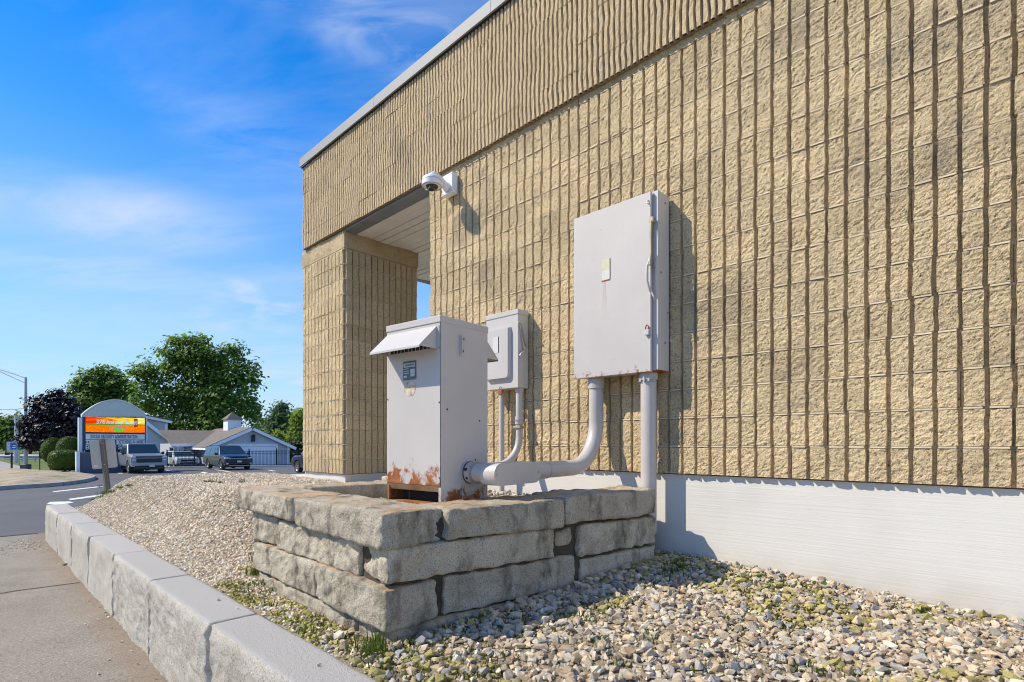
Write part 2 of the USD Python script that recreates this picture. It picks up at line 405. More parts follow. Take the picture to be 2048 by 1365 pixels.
PARGE = material("white_parging", {
    "geo": ("geometry", {}), "mp": ("mapping", {"rotation": (0, 0, math.radians(43.893)), "scale": (1, 1, 1)}), "mq": ("mapping", {"scale": (1.1, 1, 46)}),
    "n": ("noise_texture", {"scale": 1.4, "detail": 6.0, "roughness": 0.62, "distortion": 0.25}), "n2": ("noise_texture", {"scale": 1.9, "detail": 5.0}),
    "r": ("rgb_ramp", {"ramp": [(0.2, (0.54, 0.52, 0.475)), (0.5, (0.615, 0.595, 0.55)), (0.8, (0.66, 0.64, 0.595))]}), "b": ("bump", {"strength": 0.26, "distance": 0.007}),
    "sp": ("separate_xyz", {}), "lo": ("map_range", {"from_min": 0.62, "from_max": 0.84, "to_min": 1.1, "to_max": 0.0, "clamp": True}), "dn": ("noise_texture", {"scale": 7.0, "detail": 5.0}), "dm": ("math", {"math_type": "multiply"}),
    "m": ("mix", {"color2": (0.47, 0.41, 0.31)}), "p": ("principled_bsdf", {"roughness": 0.75, "specular_ior_level": 0.25})},
    [("geo.position", "mp.vector"), ("mp.vector", "mq.vector"), ("mq.vector", "n.vector"), ("geo.position", "n2.vector"), ("n2.fac", "r.fac"), ("n.fac", "b.height"), ("b.normal", "p.normal"),
     ("geo.position", "sp.vector"), ("sp.z", "lo.value"), ("geo.position", "dn.vector"), ("lo.result", "dm.value1"), ("dn.fac", "dm.value2"), ("dm.value", "m.fac"), ("r.color", "m.color1"), ("m.color", "p.base_color")], surface="p.BSDF")
COPING = plain("coping_metal", (0.27, 0.278, 0.283), rough=0.6, metallic=0.0, spec=0.25, grime=0.05, scale=2)
DARKGAP = plain("dark_gap", (0.03, 0.03, 0.035), rough=0.8)  # near-black for the coping's shadow line and behind the soffit boards
CAULK = plain("grey_caulk", (0.26, 0.245, 0.22), rough=0.7)
SOFFIT = plain("soffit_white", (0.66, 0.63, 0.57), rough=0.6, grime=0.12, scale=3)
STEEL = plain("lintel_steel", (0.20, 0.215, 0.225), rough=0.55, metallic=0.2, grime=0.25, scale=6)
CONCRETE = stone_mat("pale_concrete", [(0.3, (0.50, 0.49, 0.46)), (0.7, (0.62, 0.61, 0.58))], nscale=3, bump=((120, 0.002, 0.5),))
PATHM = stone_mat("worn_asphalt_path", [(0.2, (0.19, 0.168, 0.135)), (0.5, (0.25, 0.222, 0.18)), (0.8, (0.29, 0.26, 0.212))], nscale=1.7, speck=((0.35, 0.34, 0.33), (1.9, 1.85, 1.75)), speck_scale=95,
                  bump=((95, 0.006, 0.7),), stain=((0.165, 0.105, 0.072), 1.1, 0.62, 0.95))
def dirty_path():
    """Adds a band of brown dirt where the path meets the kerb."""
    sh = lambda n: UsdShade.Shader.Get(stage, f"/World/Looks/worn_asphalt_path/{n}")
    old = sh("p").GetInput("base_color").GetConnectedSources()[0][0]

    def node(n, kind, **kw):
        s_ = UsdShade.Shader.Define(stage, f"/World/Looks/worn_asphalt_path/{n}"); s_.CreateIdAttr("cycles_" + kind)
        for k_, v_ in kw.items():
            s_.CreateInput(k_, Sdf.ValueTypeNames.Token if isinstance(v_, str) else Sdf.ValueTypeNames.Bool if isinstance(v_, bool) else Sdf.ValueTypeNames.Float if np.ndim(v_) == 0 else Sdf.ValueTypeNames.Float3).Set(v_ if np.ndim(v_) == 0 else Gf.Vec3f(*v_))
        return s_

    def wire(a, o, b, i_):
        b.CreateInput(i_, Sdf.ValueTypeNames.Token).ConnectToSource(a.CreateOutput(o, Sdf.ValueTypeNames.Token))
    dot = node("dn", "vector_math", math_type="dot_product", vector2=(-SR, CR, 0.0)); wire(sh("geo"), "position", dot, "vector1")
    rg = node("dr", "map_range", from_min=0.42, from_max=0.92, clamp=True); wire(dot, "value", rg, "value")
    nz = node("dz", "noise_texture", scale=4.5, detail=6.0, roughness=0.65); wire(sh("geo"), "position", nz, "vector")
    ad = node("da", "math", math_type="add"); wire(rg, "result", ad, "value1"); wire(nz, "fac", ad, "value2")
    r2 = node("db", "map_range", from_min=1.0, from_max=1.55, to_max=0.50, clamp=True); wire(ad, "value", r2, "value")
    mx = node("dm", "mix", color2=(0.185, 0.118, 0.072)); wire(r2, "result", mx, "fac")
    mx.CreateInput("color1", Sdf.ValueTypeNames.Token).ConnectToSource(old.source.GetPrim() and UsdShade.Shader(old.source.GetPrim()).CreateOutput(old.sourceName, Sdf.ValueTypeNames.Token))
    wire(mx, "color", sh("p"), "base_color")


dirty_path()
ROAD = stone_mat("dark_asphalt", [(0.2, (0.085, 0.085, 0.088)), (0.5, (0.105, 0.105, 0.107)), (0.8, (0.135, 0.134, 0.134))], nscale=0.35, speck=((0.6, 0.6, 0.6), (1.5, 1.5, 1.5)), speck_scale=60, bump=((80, 0.004, 0.5),), rough=0.85)
LINE = stone_mat("road_paint", [(0.3, (0.55, 0.55, 0.54)), (0.7, (0.72, 0.72, 0.71))], nscale=8, bump=())
SOIL = stone_mat("sandy_soil", [(0.2, (0.22, 0.175, 0.115)), (0.5, (0.30, 0.24, 0.16)), (0.8, (0.36, 0.29, 0.20))], nscale=4, bump=((70, 0.015, 1.0), (25, 0.02, 0.8)))
ISLEGRAVEL = stone_mat("island_gravel", [(0.25, (0.33, 0.26, 0.18)), (0.5, (0.42, 0.34, 0.25)), (0.8, (0.48, 0.41, 0.31))], nscale=2.5, speck=((0.55, 0.5, 0.45), (1.3, 1.3, 1.3)), speck_scale=30, bump=((30, 0.03, 1.0),), stain=((0.17, 0.19, 0.05), 0.9, 0.47, 0.66))
GRASS = stone_mat("lawn_green", [(0.2, (0.065, 0.10, 0.018)), (0.5, (0.11, 0.155, 0.03)), (0.8, (0.20, 0.20, 0.065))], nscale=0.6, speck=((0.6, 0.65, 0.5), (1.4, 1.3, 1.2)), speck_scale=25, bump=((40, 0.03, 1.0),))

# ---------------------------------------------------------------- ground, road, path
ground_v, ground_f = [], []
for i, s in enumerate((-600, 11.9, 75, 900)):
    for n in (-900, 900):
        x, y = site(-s, n)
        ground_v.append((x, y, float(lot_z(s)) - 0.06))
for i in range(3):
    a = 2 * i
    ground_f += [(a, a + 1, a + 3), (a, a + 3, a + 2)]
gv = (np.array(ground_v, float), np.array(ground_f))
if np.cross(gv[0][1] - gv[0][0], gv[0][3] - gv[0][0])[2] < 0:
    gv = (gv[0], gv[1][:, ::-1])
obj("ground", gv, GRASS, kind="structure")


def sheet(poly_sn, dz, cells=1):
    """A flat sheet on the lot, its outline in (s, n) site coordinates (s away from the camera along the wall)."""
    t = trimesh.creation.triangulate_polygon(Polygon(poly_sn), engine="earcut")
    p = np.asarray(t[0]); f = np.asarray(t[1])
    x = CR * -p[:, 0] - SR * p[:, 1]; y = SR * -p[:, 0] + CR * p[:, 1]
    v = np.stack([x, y, lot_z(p[:, 0]) + dz], 1)
    nrm = np.cross(v[f[:, 1]] - v[f[:, 0]], v[f[:, 2]] - v[f[:, 0]])
    f[nrm[:, 2] < 0] = f[nrm[:, 2] < 0][:, ::-1]
    return v, f


def sheet_px(pts, dz):
    out = []
    for px, py in pts:
        q = on_lot(px, py)
        out.append((-(CR * q[0] + SR * q[1]), -SR * q[0] + CR * q[1]))
    return sheet(out, dz)


def sn_of(px, py):
    q = on_lot(px, py)
    return -(CR * q[0] + SR * q[1]), -SR * q[0] + CR * q[1]


obj("road", sheet([(11.86, -30), (55.2, -30), (55.2, 60), (11.86, 60)], 0.0), ROAD, kind="structure")
obj("path", sheet([(-30, -30), (11.86, -30), (11.86, 1.5), (-30, 1.5)], 0.004), PATHM, kind="structure")
obj("path_seam", sheet([(11.80, -9), (11.93, -9), (11.92, 0.9), (11.82, 0.9)], 0.008), stone_mat("tar_seam", [(0.3, (0.03, 0.03, 0.032)), (0.7, (0.06, 0.058, 0.055))], bump=()), kind="structure")
wob = [(7.35 + 0.05 * math.sin(k * 1.7), -0.5 * k + 0.9) for k in range(15)]
obj("path_crack", sheet(wob + [(s + 0.022 + 0.012 * math.sin(k * 2.3), n) for k, (s, n) in reversed(list(enumerate(wob)))], 0.008), plain("crack_shade", (0.10, 0.082, 0.062), rough=0.9), kind="structure")
for pts in ([(137, 998.5), (141, 1001), (207, 992), (203, 989.5)], [(93, 1009), (118, 1010), (148, 1006), (138, 1003.5), (100, 1004.5)], [(105, 983.5), (107, 985), (207, 974), (205, 972.6)],
            [(213, 939.6), (218, 939.3), (247, 947.2), (238, 947.5)], [(400, 945), (408, 944.2), (416, 946.3), (408, 947.2)], [(423, 939.2), (427, 938.9), (463, 943.6), (455, 944)],
            [(330, 940.5), (334, 940.2), (352, 943), (346, 943.4)], [(535, 941.3), (541, 941), (552, 942.6), (545, 943)]):
    obj("road_marking", sheet_px(pts, 0.004), LINE, kind="structure")

# ---------------------------------------------------------------- the block building
KZ = EYE - 0.228                                # top of the foundation
WX, WY = -4.705, 3.58
bx_, by_ = site(WX, WY)
building = thing("block_building", "tan ribbed concrete block building with white foundation, projecting upper band and corner passage", "building", (bx_, by_, 0), SITE)
C8, C16, PITCH = 0.2032, 0.4064, 0.1016


def ribbed(L, nrib, hgt, depth, groove, ni, nj, smooth_course=False, ends=0):
    """A template of one fluted block: local x along, z up, the split face near y = 0, flutes down to y = depth. Returns points, faces and a flag (1 = on the split face)."""
    pitch = L / nrib; e = 0.0025
    cols = [(0.0, 0)]
    if smooth_course:
        cols += [(0.0015, 1)] + [(L * k / (ni * nrib), 1) for k in range(1, ni * nrib)] + [(L - 0.0015, 1)]
    else:
        for k in range(nrib):
            a, b = k * pitch + groove / 2, (k + 1) * pitch - groove / 2
            cols += [(a, 0), (a + e, 1)] + [(a + (b - a) * j / (ni + 1), 1) for j in range(1, ni + 1)] + [(b - e, 1), (b, 0)]
    cols += [(L, 0)]
    rows = [(0.0, ends), (0.003, 1)] + [(hgt * j / (nj + 1), 1) for j in range(1, nj + 1)] + [(hgt - 0.003, 1), (hgt, ends)]
    X = np.array([c[0] for c in cols]); XF = np.array([c[1] for c in cols]); Z = np.array([r[0] for r in rows]); ZF = np.array([r[1] for r in rows])
    gx, gz = np.meshgrid(X, Z); fl = np.outer(ZF, XF).astype(float)
    side = np.outer(np.ones(len(Z)), XF)
    nx = len(X)
    pts = np.stack([gx.ravel(), np.where(fl.ravel() > 0, 0.0, depth), gz.ravel()], 1)
    f = []
    for j in range(len(Z) - 1):
        for i in range(nx - 1):
            a = j * nx + i
            f += [(a, a + 1, a + nx + 1), (a, a + nx + 1, a + nx)]
    return pts, np.array(f), fl.ravel(), pitch


def lay(name, parent, origin, ex, ey, spots, tmpl, mat, amp, seed, warp=0.0, joined=False):
    """Sets blocks at spots (u along the face, z) of a face: origin + u ex, outward is -ey."""
    rng = np.random.default_rng(seed)
    pts, f, fl, pitch = tmpl
    ex, ey, origin = np.array([*ex, 0.0]), np.array([*ey, 0.0]), np.array(origin, float)
    sp = np.array(spots, float)
    P = np.repeat(pts[None], len(sp), 0).copy()
    jit = rng.normal(0, 1, (len(sp), 4))
    P[:, :, 0] += sp[:, None, 0]; P[:, :, 2] += sp[:, None, 1]
    face = fl[None] > 0
    w = origin + P[:, :, :1] * ex + P[:, :, 2:3] * [0, 0, 1.0]
    off = seed * 3.77
    big = meshkit.noise(w * 9 + off, seed) - 0.5
    fine = meshkit.fbm(w * np.array([46, 46, 52]) + off, 3, seed + 7) - 0.5
    cut = np.maximum(0, meshkit.noise(w * np.array([16, 16, 13]) + off, seed + 3) - 0.62) * 2 + np.maximum(0, meshkit.noise(w * np.array([60, 60, 70]) + off, seed + 5) - 0.72) * 3.2
    disp = amp * (1.2 * big + 2.0 * fine + 1.0 * cut) + 0.0018 * jit[:, None, 0] + 0.004 * jit[:, None, 1] * (P[:, :, 0] - sp[:, None, 0] - 0.2)
    P[:, :, 1] += np.where(face, disp, 0)
    P[:, :, 0] += 0.0022 * jit[:, None, 2] + (meshkit.noise(w * np.array([22, 22, 17]) + off, seed + 9) - 0.5) * 0.009 * np.where((P[:, :, 0] - sp[:, None, 0] > 0.004) & (P[:, :, 0] - sp[:, None, 0] < pts[:, 0].max() - 0.004), 1, 0)
    if warp:
        P[:, :, 0] += (meshkit.noise(w * np.array([5, 5, 9]) + off, seed + 11) - 0.5) * 2 * warp
    W = origin + P[:, :, :1] * ex + P[:, :, 1:2] * ey + P[:, :, 2:3] * [0, 0, 1.0]
    ff = f if np.dot(np.cross(ex, [0, 0, 1.0]), -ey) > 0 else f[:, ::-1]
    if joined:
        obj(name, join(*[(w_, ff) for w_ in W]), mat, parent)
    else:
        for w_ in W:
            obj(name, (w_, ff), mat, parent)


def courses(u0, u1, z0, nc, half=True):
    out = []
    for c in range(nc):
        o = u0 - (C16 / 2 if (c % 2 and half) else 0)
        while o < u1 - 0.05:
            out.append((o, z0 + c * C8)); o += C16
    return out


BH = C8 - 0.0105
near = ribbed(C16, 4, BH, 0.030, 0.0172, 8, 18)
far = ribbed(C16, 4, BH, 0.030, 0.0175, 4, 10)
cap = ribbed(C16, 4, BH, 0.030, 0.0, 6, 10, True)
# long wall: local x = 0 at the passage corner
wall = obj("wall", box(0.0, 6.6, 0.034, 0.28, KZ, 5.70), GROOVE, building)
spots = [(max(u, 0) if u < 0 else u, z) for u, z in courses(0.0, 6.3, KZ + 0.004, 15)]
spots = [(u, z) for u, z in courses(0.0, 6.2, KZ + 0.004, 15) if u >= -0.001]
halves = [(0.0, KZ + 0.004 + c * C8) for c in range(1, 15, 2)]
lay("wall_block", building, (0, 0, 0), (1, 0), (0, 1), [p for p in spots if p[0] > 2.6], near, BLOCK, 0.0085, 11)
lay("wall_block", building, (0, 0, 0), (1, 0), (0, 1), [p for p in spots if p[0] <= 2.6], far, BLOCK, 0.0085, 12)
lay("half_block", building, (0, 0, 0), (1, 0), (0, 1), halves, ribbed(C16 / 2, 2, BH, 0.030, 0.0185, 3, 8), BLOCK, 0.0085, 13)
lay("plain_block", building, (0, 0, 0), (1, 0), (0, 1), [(0.4064 * k, KZ + 0.004 + 15 * C8) for k in range(16)], cap, BLOCK, 0.0085, 14)
# mortar showing on the ribs between courses: one strip per joint
for c in range(1, 16):
    strip = ribbed(6.5024, 64, 0.0155, 0.0335, 0.0225, 0, 0)
    pts = strip[0].copy(); pts[:, 2] += KZ + c * C8 - 0.0085
    pts[:, 1] += np.where(strip[2] > 0, -0.0020 + 0.009 * (meshkit.noise(pts * [7, 1, 30] + c * 9.1, 4) - 0.5), 0)
    obj("mortar_joint", (pts, strip[1]), MORTAR, building)
# foundation
obj("foundation", box(0.0, 6.6, 0.036, 0.26, -0.3, KZ - 0.003), PARGE, building)
# upper band
FZ, FC = EYE + 2.875, 6
FT = FZ + FC * C8
frib = ribbed(C16, 8, C8 - 0.0003, 0.030, 0.0175, 1, 6, False, 1)
fspots = [(u, z) for u, z in courses(-3.03, 6.1, FZ, FC)]
fspots = [(u, z) for u, z in fspots if u > -3.04]
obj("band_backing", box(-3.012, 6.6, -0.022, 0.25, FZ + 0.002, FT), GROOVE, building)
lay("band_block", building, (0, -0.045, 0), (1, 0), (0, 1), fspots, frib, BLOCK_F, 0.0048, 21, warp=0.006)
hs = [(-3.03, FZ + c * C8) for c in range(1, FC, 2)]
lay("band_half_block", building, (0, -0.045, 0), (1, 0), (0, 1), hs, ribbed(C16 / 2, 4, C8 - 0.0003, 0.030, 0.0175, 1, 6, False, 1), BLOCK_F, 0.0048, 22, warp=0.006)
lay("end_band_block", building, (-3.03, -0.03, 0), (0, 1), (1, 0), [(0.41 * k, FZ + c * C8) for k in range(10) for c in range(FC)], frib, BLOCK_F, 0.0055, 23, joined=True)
obj("control_joint", box(0.030, 0.041, -0.0445, -0.02, FZ, FT), CAULK, building)
for k in range(5):
    a = -3.045 + 2.05 * k
    prof = [(-0.085, FT - 0.004), (-0.079, FT + 0.125), (-0.070, FT + 0.135), (0.30, FT + 0.150), (0.30, FT + 0.128), (-0.060, FT + 0.112), (-0.066, FT - 0.004)]
    obj("coping_section", prism([(y, z) for y, z in prof], a, a + 2.045, "yz"), COPING, building)
obj("coping_section", prism([(x, z) for x, z in [(-3.062, FT - 0.004), (-3.059, FT + 0.130), (-3.047, FT + 0.1345), (-2.75, FT + 0.148), (-2.75, FT + 0.125), (-3.038, FT + 0.11), (-3.046, FT - 0.004)]], 0.32, 4.4, "xz"), COPING, building)
obj("drip_edge", box(-3.04, 6.6, -0.060, -0.030, FT - 0.010, FT - 0.002), DARKGAP, building)  # dark strip drawn for the shadow gap under the coping
obj("roof", box(-3.0, 6.6, 0.26, 9.0, FT - 0.06, FT + 0.02), plain("roof_membrane", (0.4, 0.4, 0.39), rough=0.8), building)  # unseen roof slab, added to block light
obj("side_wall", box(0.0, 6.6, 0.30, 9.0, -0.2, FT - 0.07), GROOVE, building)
# corner pier
PX0, PX1, PD = -3.152, -1.872, 1.22
PZ = KZ - C8
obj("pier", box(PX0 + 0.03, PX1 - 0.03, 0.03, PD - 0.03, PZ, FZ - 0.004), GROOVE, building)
obj("pier_foundation", box(PX0 + 0.035, PX1 - 0.035, 0.036, PD - 0.04, -0.2, PZ - 0.003), PARGE, building)
NC = 16
pb = ribbed(C16 * 0.995, 4, BH, 0.026, 0.015, 3, 8)
pf = [(PX0 + 0.03 + (0 if c % 2 == 0 else 0) + k * 0.405, PZ + 0.004 + c * C8) for c in range(NC - 1) for k in range(3)]
lay("pier_block", building, (0, 0, 0), (1, 0), (0, 1), pf, pb, BLOCK, 0.0075, 31)
ps = [(0.03 + k * 0.39, PZ + 0.004 + c * C8) for c in range(NC - 1) for k in range(3)]
pbs = ribbed(0.388, 4, BH, 0.026, 0.012, 2, 6)
lay("pier_side_block", building, (PX1, 0, 0), (0, 1), (-1, 0), ps, pbs, BLOCK, 0.004, 32)
lay("pier_back_block", building, (PX0, 0, 0), (0, 1), (1, 0), ps, pbs, BLOCK, 0.006, 33, joined=True)
ztop = PZ + 0.004 + (NC - 1) * C8
obj("pier_cap_block", rb := move(rough_box(PX1 - PX0, PD, FZ - ztop - 0.01, 0.05, r=0.012, amp=(0.012, 0.012, 0.001), low=0.006, seed=4, scale=22), ((PX0 + PX1) / 2, PD / 2, (FZ + ztop) / 2)), BLOCK, building)
for c in range(1, NC):
    zz = PZ + c * C8
    obj("pier_joint", join(box(PX0 + 0.02, PX1 - 0.012, 0.0065, 0.03, zz - 0.0045, zz + 0.0045), box(PX1 - 0.03, PX1 - 0.0055, 0.03, PD - 0.012, zz - 0.0045, zz + 0.0045)), MORTAR, building)
# soffit, lintel and passage
for k in range(16):
    y = 0.19 + k * 0.127
    sag = 0.006 * math.sin(k * 1.3)
    obj("soffit_board", move(box(-2.98, 0.0, y, y + 0.119, FZ - 0.022, FZ - 0.006, 0.003), (0, 0, sag)), SOFFIT, building)
obj("soffit_backing", box(-2.985, -0.002, 0.05, 9.0, FZ + 0.012, FZ + 0.03), DARKGAP, building)
obj("far_soffit", box(-2.98, -0.003, 2.23, 9.0, FZ - 0.022, FZ - 0.006), SOFFIT, building)
obj("lintel", box(-1.872, -0.003, 0.004, 0.18, FZ - 0.028, FZ - 0.002, 0.003), STEEL, building)
obj("end_beam", box(-2.995, -2.86, 1.25, 9.0, FZ - 0.03, FZ - 0.002), STEEL, building)
obj("far_pier", box(-3.15, -1.9, 6.5, 7.7, -0.2, FZ - 0.03), BLOCK, building)
obj("pavement", site_mesh(join(box(-9.2, -4.72, 3.4, 12.5, -0.4, EYE - 0.555, 0.02))), CONCRETE, kind="structure")

# ---------------------------------------------------------------- granite kerb wall
KT, KY0, KY1 = EYE - 0.97, 0.917, 1.182
kerb = thing("granite_kerb", "row of long pale granite blocks edging the asphalt path below the gravel", "kerb", site(-10.97, (KY0 + KY1) / 2, 0), SITE)
joints = [10.97, 9.5, 8.17, 6.96, 5.70, 4.43, 3.136, 1.87, 0.6, -0.66, -1.9]
for i in range(len(joints) - 1):
    a, b = joints[i], joints[i + 1]
    ln = a - b - 0.007
    res = 0.022 if a < 6 else 0.04
    v, f = rough_box(ln, KY1 - KY0, KT + 0.12, res, r=0.012, amp=(0.014, 0.020, 0.001), low=0.012, seed=40 + i, flat_top=0.0008, scale=26)
    # the top front arris is pitched off
    ty = np.clip((v[:, 2] - ((KT + 0.12) / 2 - 0.055)) / 0.055, 0, 1) * np.clip((-v[:, 1] - 0.10) / 0.04, 0, 1)
    v = v.copy(); v[:, 1] += ty * 0.016; v[:, 2] -= np.clip((-v[:, 1] - 0.115) / 0.03, 0, 1) * (v[:, 2] > (KT + 0.12) / 2 - 0.01) * 0.010
    endd = np.clip((np.abs(v[:, 0]) - (ln / 2 - 0.05)) / 0.05, 0, 1); frontw = np.clip((-v[:, 1] - 0.06) / 0.08, 0, 1)
    v[:, 0] -= np.sign(v[:, 0]) * endd * frontw * 0.024 * (0.3 + 1.4 * meshkit.noise(v * [0, 0, 14] + 3.1 * i, 6)) * np.clip(((KT + 0.12) / 2 - v[:, 2]) / 0.05, 0, 1)
    v += [10.97 - (a + b) / 2, 0.003 * math.sin(i * 2.1), (KT + 0.12) / 2 - 0.12]
    obj("kerb_block", (v, f), KERBST, kerb, smooth=42)

# ---------------------------------------------------------------- stone planter round the transformer
PA, PB, PC, PDD = np.array(site(-2.196, 1.42)), np.array(site(-4.195, 1.472)), np.array(site(-1.87, 3.41)), np.array(site(-4.15, 3.5))
e1 = (PB - PA) / np.linalg.norm(PB - PA); e2 = (PC - PA) / np.linalg.norm(PC - PA); e3 = (PDD - PB) / np.linalg.norm(PDD - PB)
planter = thing("stone_planter", "rough granite block planter wall standing in gravel against the building", "planter wall", (*PA, 0.5))
PT = EYE - 0.338


def pstone(org, e, side, a, b, z0, z1, thick, seed, out=0.0, amp=0.016, name="stone", r=0.014, mat=None, low=0.012):
    """A stone from a to b along the direction e from org; it reaches `thick` inwards (side = +1 left of e) and stands `out` proud."""
    inn = np.array([-e[1], e[0]]) * side
    v, f = rough_box(b - a, thick, z1 - z0, 0.016, r=r, amp=(amp, amp * 1.25, amp * 0.7), low=low, seed=seed, scale=19)
    c = np.array(org) + e * (a + b) / 2 + inn * (thick / 2 - out)
    m = frame((v, f), (*c, (z0 + z1) / 2), (*e, 0), (*inn, 0))
    obj(name, move(m, (-PA[0], -PA[1], -0.5)), mat or GRANITE, planter, smooth=45)


R = lambda z: EYE - z
# along the front, right to left from the near corner (inwards is to the right of e1)
S1 = -1 if (e1[0] * e2[1] - e1[1] * e2[0]) < 0 else 1
S2 = -S1
pstone(PA, e1, S1, -0.01, 1.018, R(0.512), PT, 0.37, 1, 0.035, r=0.014)
pstone(PA, e1, S1, 1.046, 2.06, R(0.49), PT - 0.003, 0.36, 2, 0.03)
pstone(PA, e2, S2, 0.322, 1.12, R(0.505), PT - 0.002, 0.34, 3, 0.025)
pstone(PA, e2, S2, 1.135, 1.985, R(0.497), PT + 0.012, 0.34, 4, 0.025)
pstone(PA, e2, S2, 0.0, 1.07, R(0.688), R(0.512), 0.30, 5, 0.0)
pstone(PA, e1, S1, 0.292, 1.372, R(0.702), R(0.513), 0.30, 6, -0.005)
pstone(PA, e1, S1, 1.402, 1.86, R(0.70), R(0.505), 0.30, 7, -0.02)
pstone(PA, e2, S2, 1.085, 1.245, R(0.64), R(0.52), 0.28, 8, -0.012, r=0.045)
pstone(PA, e2, S2, 1.275, 2.03, R(0.715), R(0.515), 0.30, 9, 0.0)
pstone(PA, e1, S1, -0.03, 0.750, R(0.902), R(0.70), 0.30, 10, 0.025)
pstone(PA, e1, S1, 0.778, 1.80, R(0.905), R(0.707), 0.30, 11, 0.012)
pstone(PA, e2, S2, 0.31, 1.245, R(0.897), R(0.692), 0.28, 12, -0.005)
pstone(PA, e2, S2, 1.30, 2.04, R(0.90), R(0.735), 0.28, 13, -0.02, mat=GRANITE)
pstone(PA, e1, S1, -0.02, 0.30, R(1.15), R(0.905), 0.30, 14, 0.0)
pstone(PA, e1, S1, 0.32, 1.72, R(1.15), R(0.915), 0.30, 15, 0.0)
pstone(PA, e2, S2, 0.02, 1.30, R(1.15), R(0.903), 0.28, 16, 0.0)
pstone(PA, e2, S2, 1.31, 2.04, R(1.15), R(0.92), 0.28, 17, -0.01)
S3 = 1 if (e3[0] * e1[1] - e3[1] * e1[0]) < 0 else -1
S3 = -S1 if True else S3
S3 = 1 if np.dot(np.array([-e3[1], e3[0]]), -e1) > 0 else -1
for k, (a, b, z0, z1, sd) in enumerate([(0.37, 1.15, R(0.50), PT - 0.004, 18), (1.165, 1.98, R(0.48), PT + 0.035, 19), (0.1, 1.0, R(0.70), R(0.51), 20), (1.02, 1.98, R(0.70), R(0.51), 21), (0.1, 1.98, R(1.0), R(0.71), 22)]):
    pstone(PB, e3, S3, a, b, z0, z1, 0.33 if k < 2 else 0.28, sd, 0.02 if k < 2 else 0.0)
core = []
for org, e, side, ln in ((PA, e1, S1, 1.74), (PA, e2, S2, 2.0), (PB, e3, S3, 1.98)):
    inn = np.array([-e[1], e[0]]) * side
    st = 0.05
    v, f = rough_box(ln - st, 0.20, 0.78, 0.04, r=0.02, amp=(0.006, 0.008, 0.004), low=0.004, seed=77)
    c = org + e * (ln + st) / 2 + inn * (0.034 + 0.10)
    core.append(move(frame((v, f), (*c, R(0.355) - 0.39 - 0.02), (*e, 0), (*inn, 0)), (-PA[0], -PA[1], -0.5)))
obj("mortar", join(*core), DARKMORTAR, planter)

# ---------------------------------------------------------------- gravel
def bed_z(s, n):
    """Height of the gravel bed at site (s, n)."""
    s, n = np.asarray(s, float), np.asarray(n, float)
    base = -0.985 + 0.185 * np.clip((n - 1.2) / 2.35, 0, 1) - 0.04 * np.clip((2 - s), 0, 4) * np.clip((n - 1.2) / 2.35, 0, 1)
    mound = 0.45 * sstep(1.2, 2.0, n) * sstep(4.3, 6.3, s)
    flat = np.where(s > 2.1, -0.985, base)
    mix = sstep(1.9, 2.3, s)
    z = base * (1 - mix) + (flat + mound) * mix
    z = z - 0.62 * sstep(10.3, 12.0, s + 0.25 * np.clip(n - 1.2, 0, 9)) - 0.05 * sstep(4.4, 2.8, s) * mix * sstep(1.45, 1.2, n) * 0
    p = np.stack([s * 2.3, n * 2.3, np.zeros_like(s)], -1)
    return EYE + z + 0.045 * (meshkit.fbm(p, 3, 2) - 0.5)


def bed_mesh(s0, s1, n0, n1, step):
    S = np.linspace(s0, s1, int((s1 - s0) / step) + 1); Nn = np.linspace(n0, n1, max(2, int((n1 - n0) / step) + 1))
    gs, gn = np.meshgrid(S, Nn, indexing="ij")
    z = bed_z(gs, gn)
    x = CR * -gs - SR * gn; y = SR * -gs + CR * gn
    v = np.stack([x.ravel(), y.ravel(), z.ravel()], 1); w = len(Nn); f = []
    for i in range(len(S) - 1):
        for j in range(w - 1):
            a = i * w + j
            f += [(a, a + 1, a + w + 1), (a, a + w + 1, a + w)]
    f = np.array(f)
    n = np.cross(v[f[0, 1]] - v[f[0, 0]], v[f[0, 2]] - v[f[0, 0]])
    return v, f if n[2] > 0 else f[:, ::-1]


obj("soil", bed_mesh(-2.6, 4.72, 1.168, 3.62, 0.06), SOIL, kind="structure", smooth=True)
obj("soil", bed_mesh(4.70, 12.6, 1.168, 3.75, 0.08), SOIL, kind="structure", smooth=True)
ip = [-(PA @ np.array([CR, SR])), 0]
obj("planter_soil", prism([tuple(PA + a * e1 + b * e2) for a, b in ((0.2, 0.2), (1.85, 0.2), (1.85, 2.12), (0.14, 2.12))], 0.9, EYE - 0.475, "xy"), SOIL, kind="structure")


def stone_shapes(n, seed, flat, pts=13, round_=False):
    rng = np.random.default_rng(seed); out = []
    for k in range(n):
        p = rng.normal(0, 1, (pts, 3)); p /= np.linalg.norm(p, axis=1, keepdims=True)
        p *= rng.uniform(0.72, 1.0, (pts, 1)) if not round_ else rng.uniform(0.93, 1.0, (pts, 1))
        p *= [1.0, rng.uniform(0.6, 0.9), rng.uniform(flat * 0.8, flat * 1.25)]
        out.append(hull_raw(p))
    return out


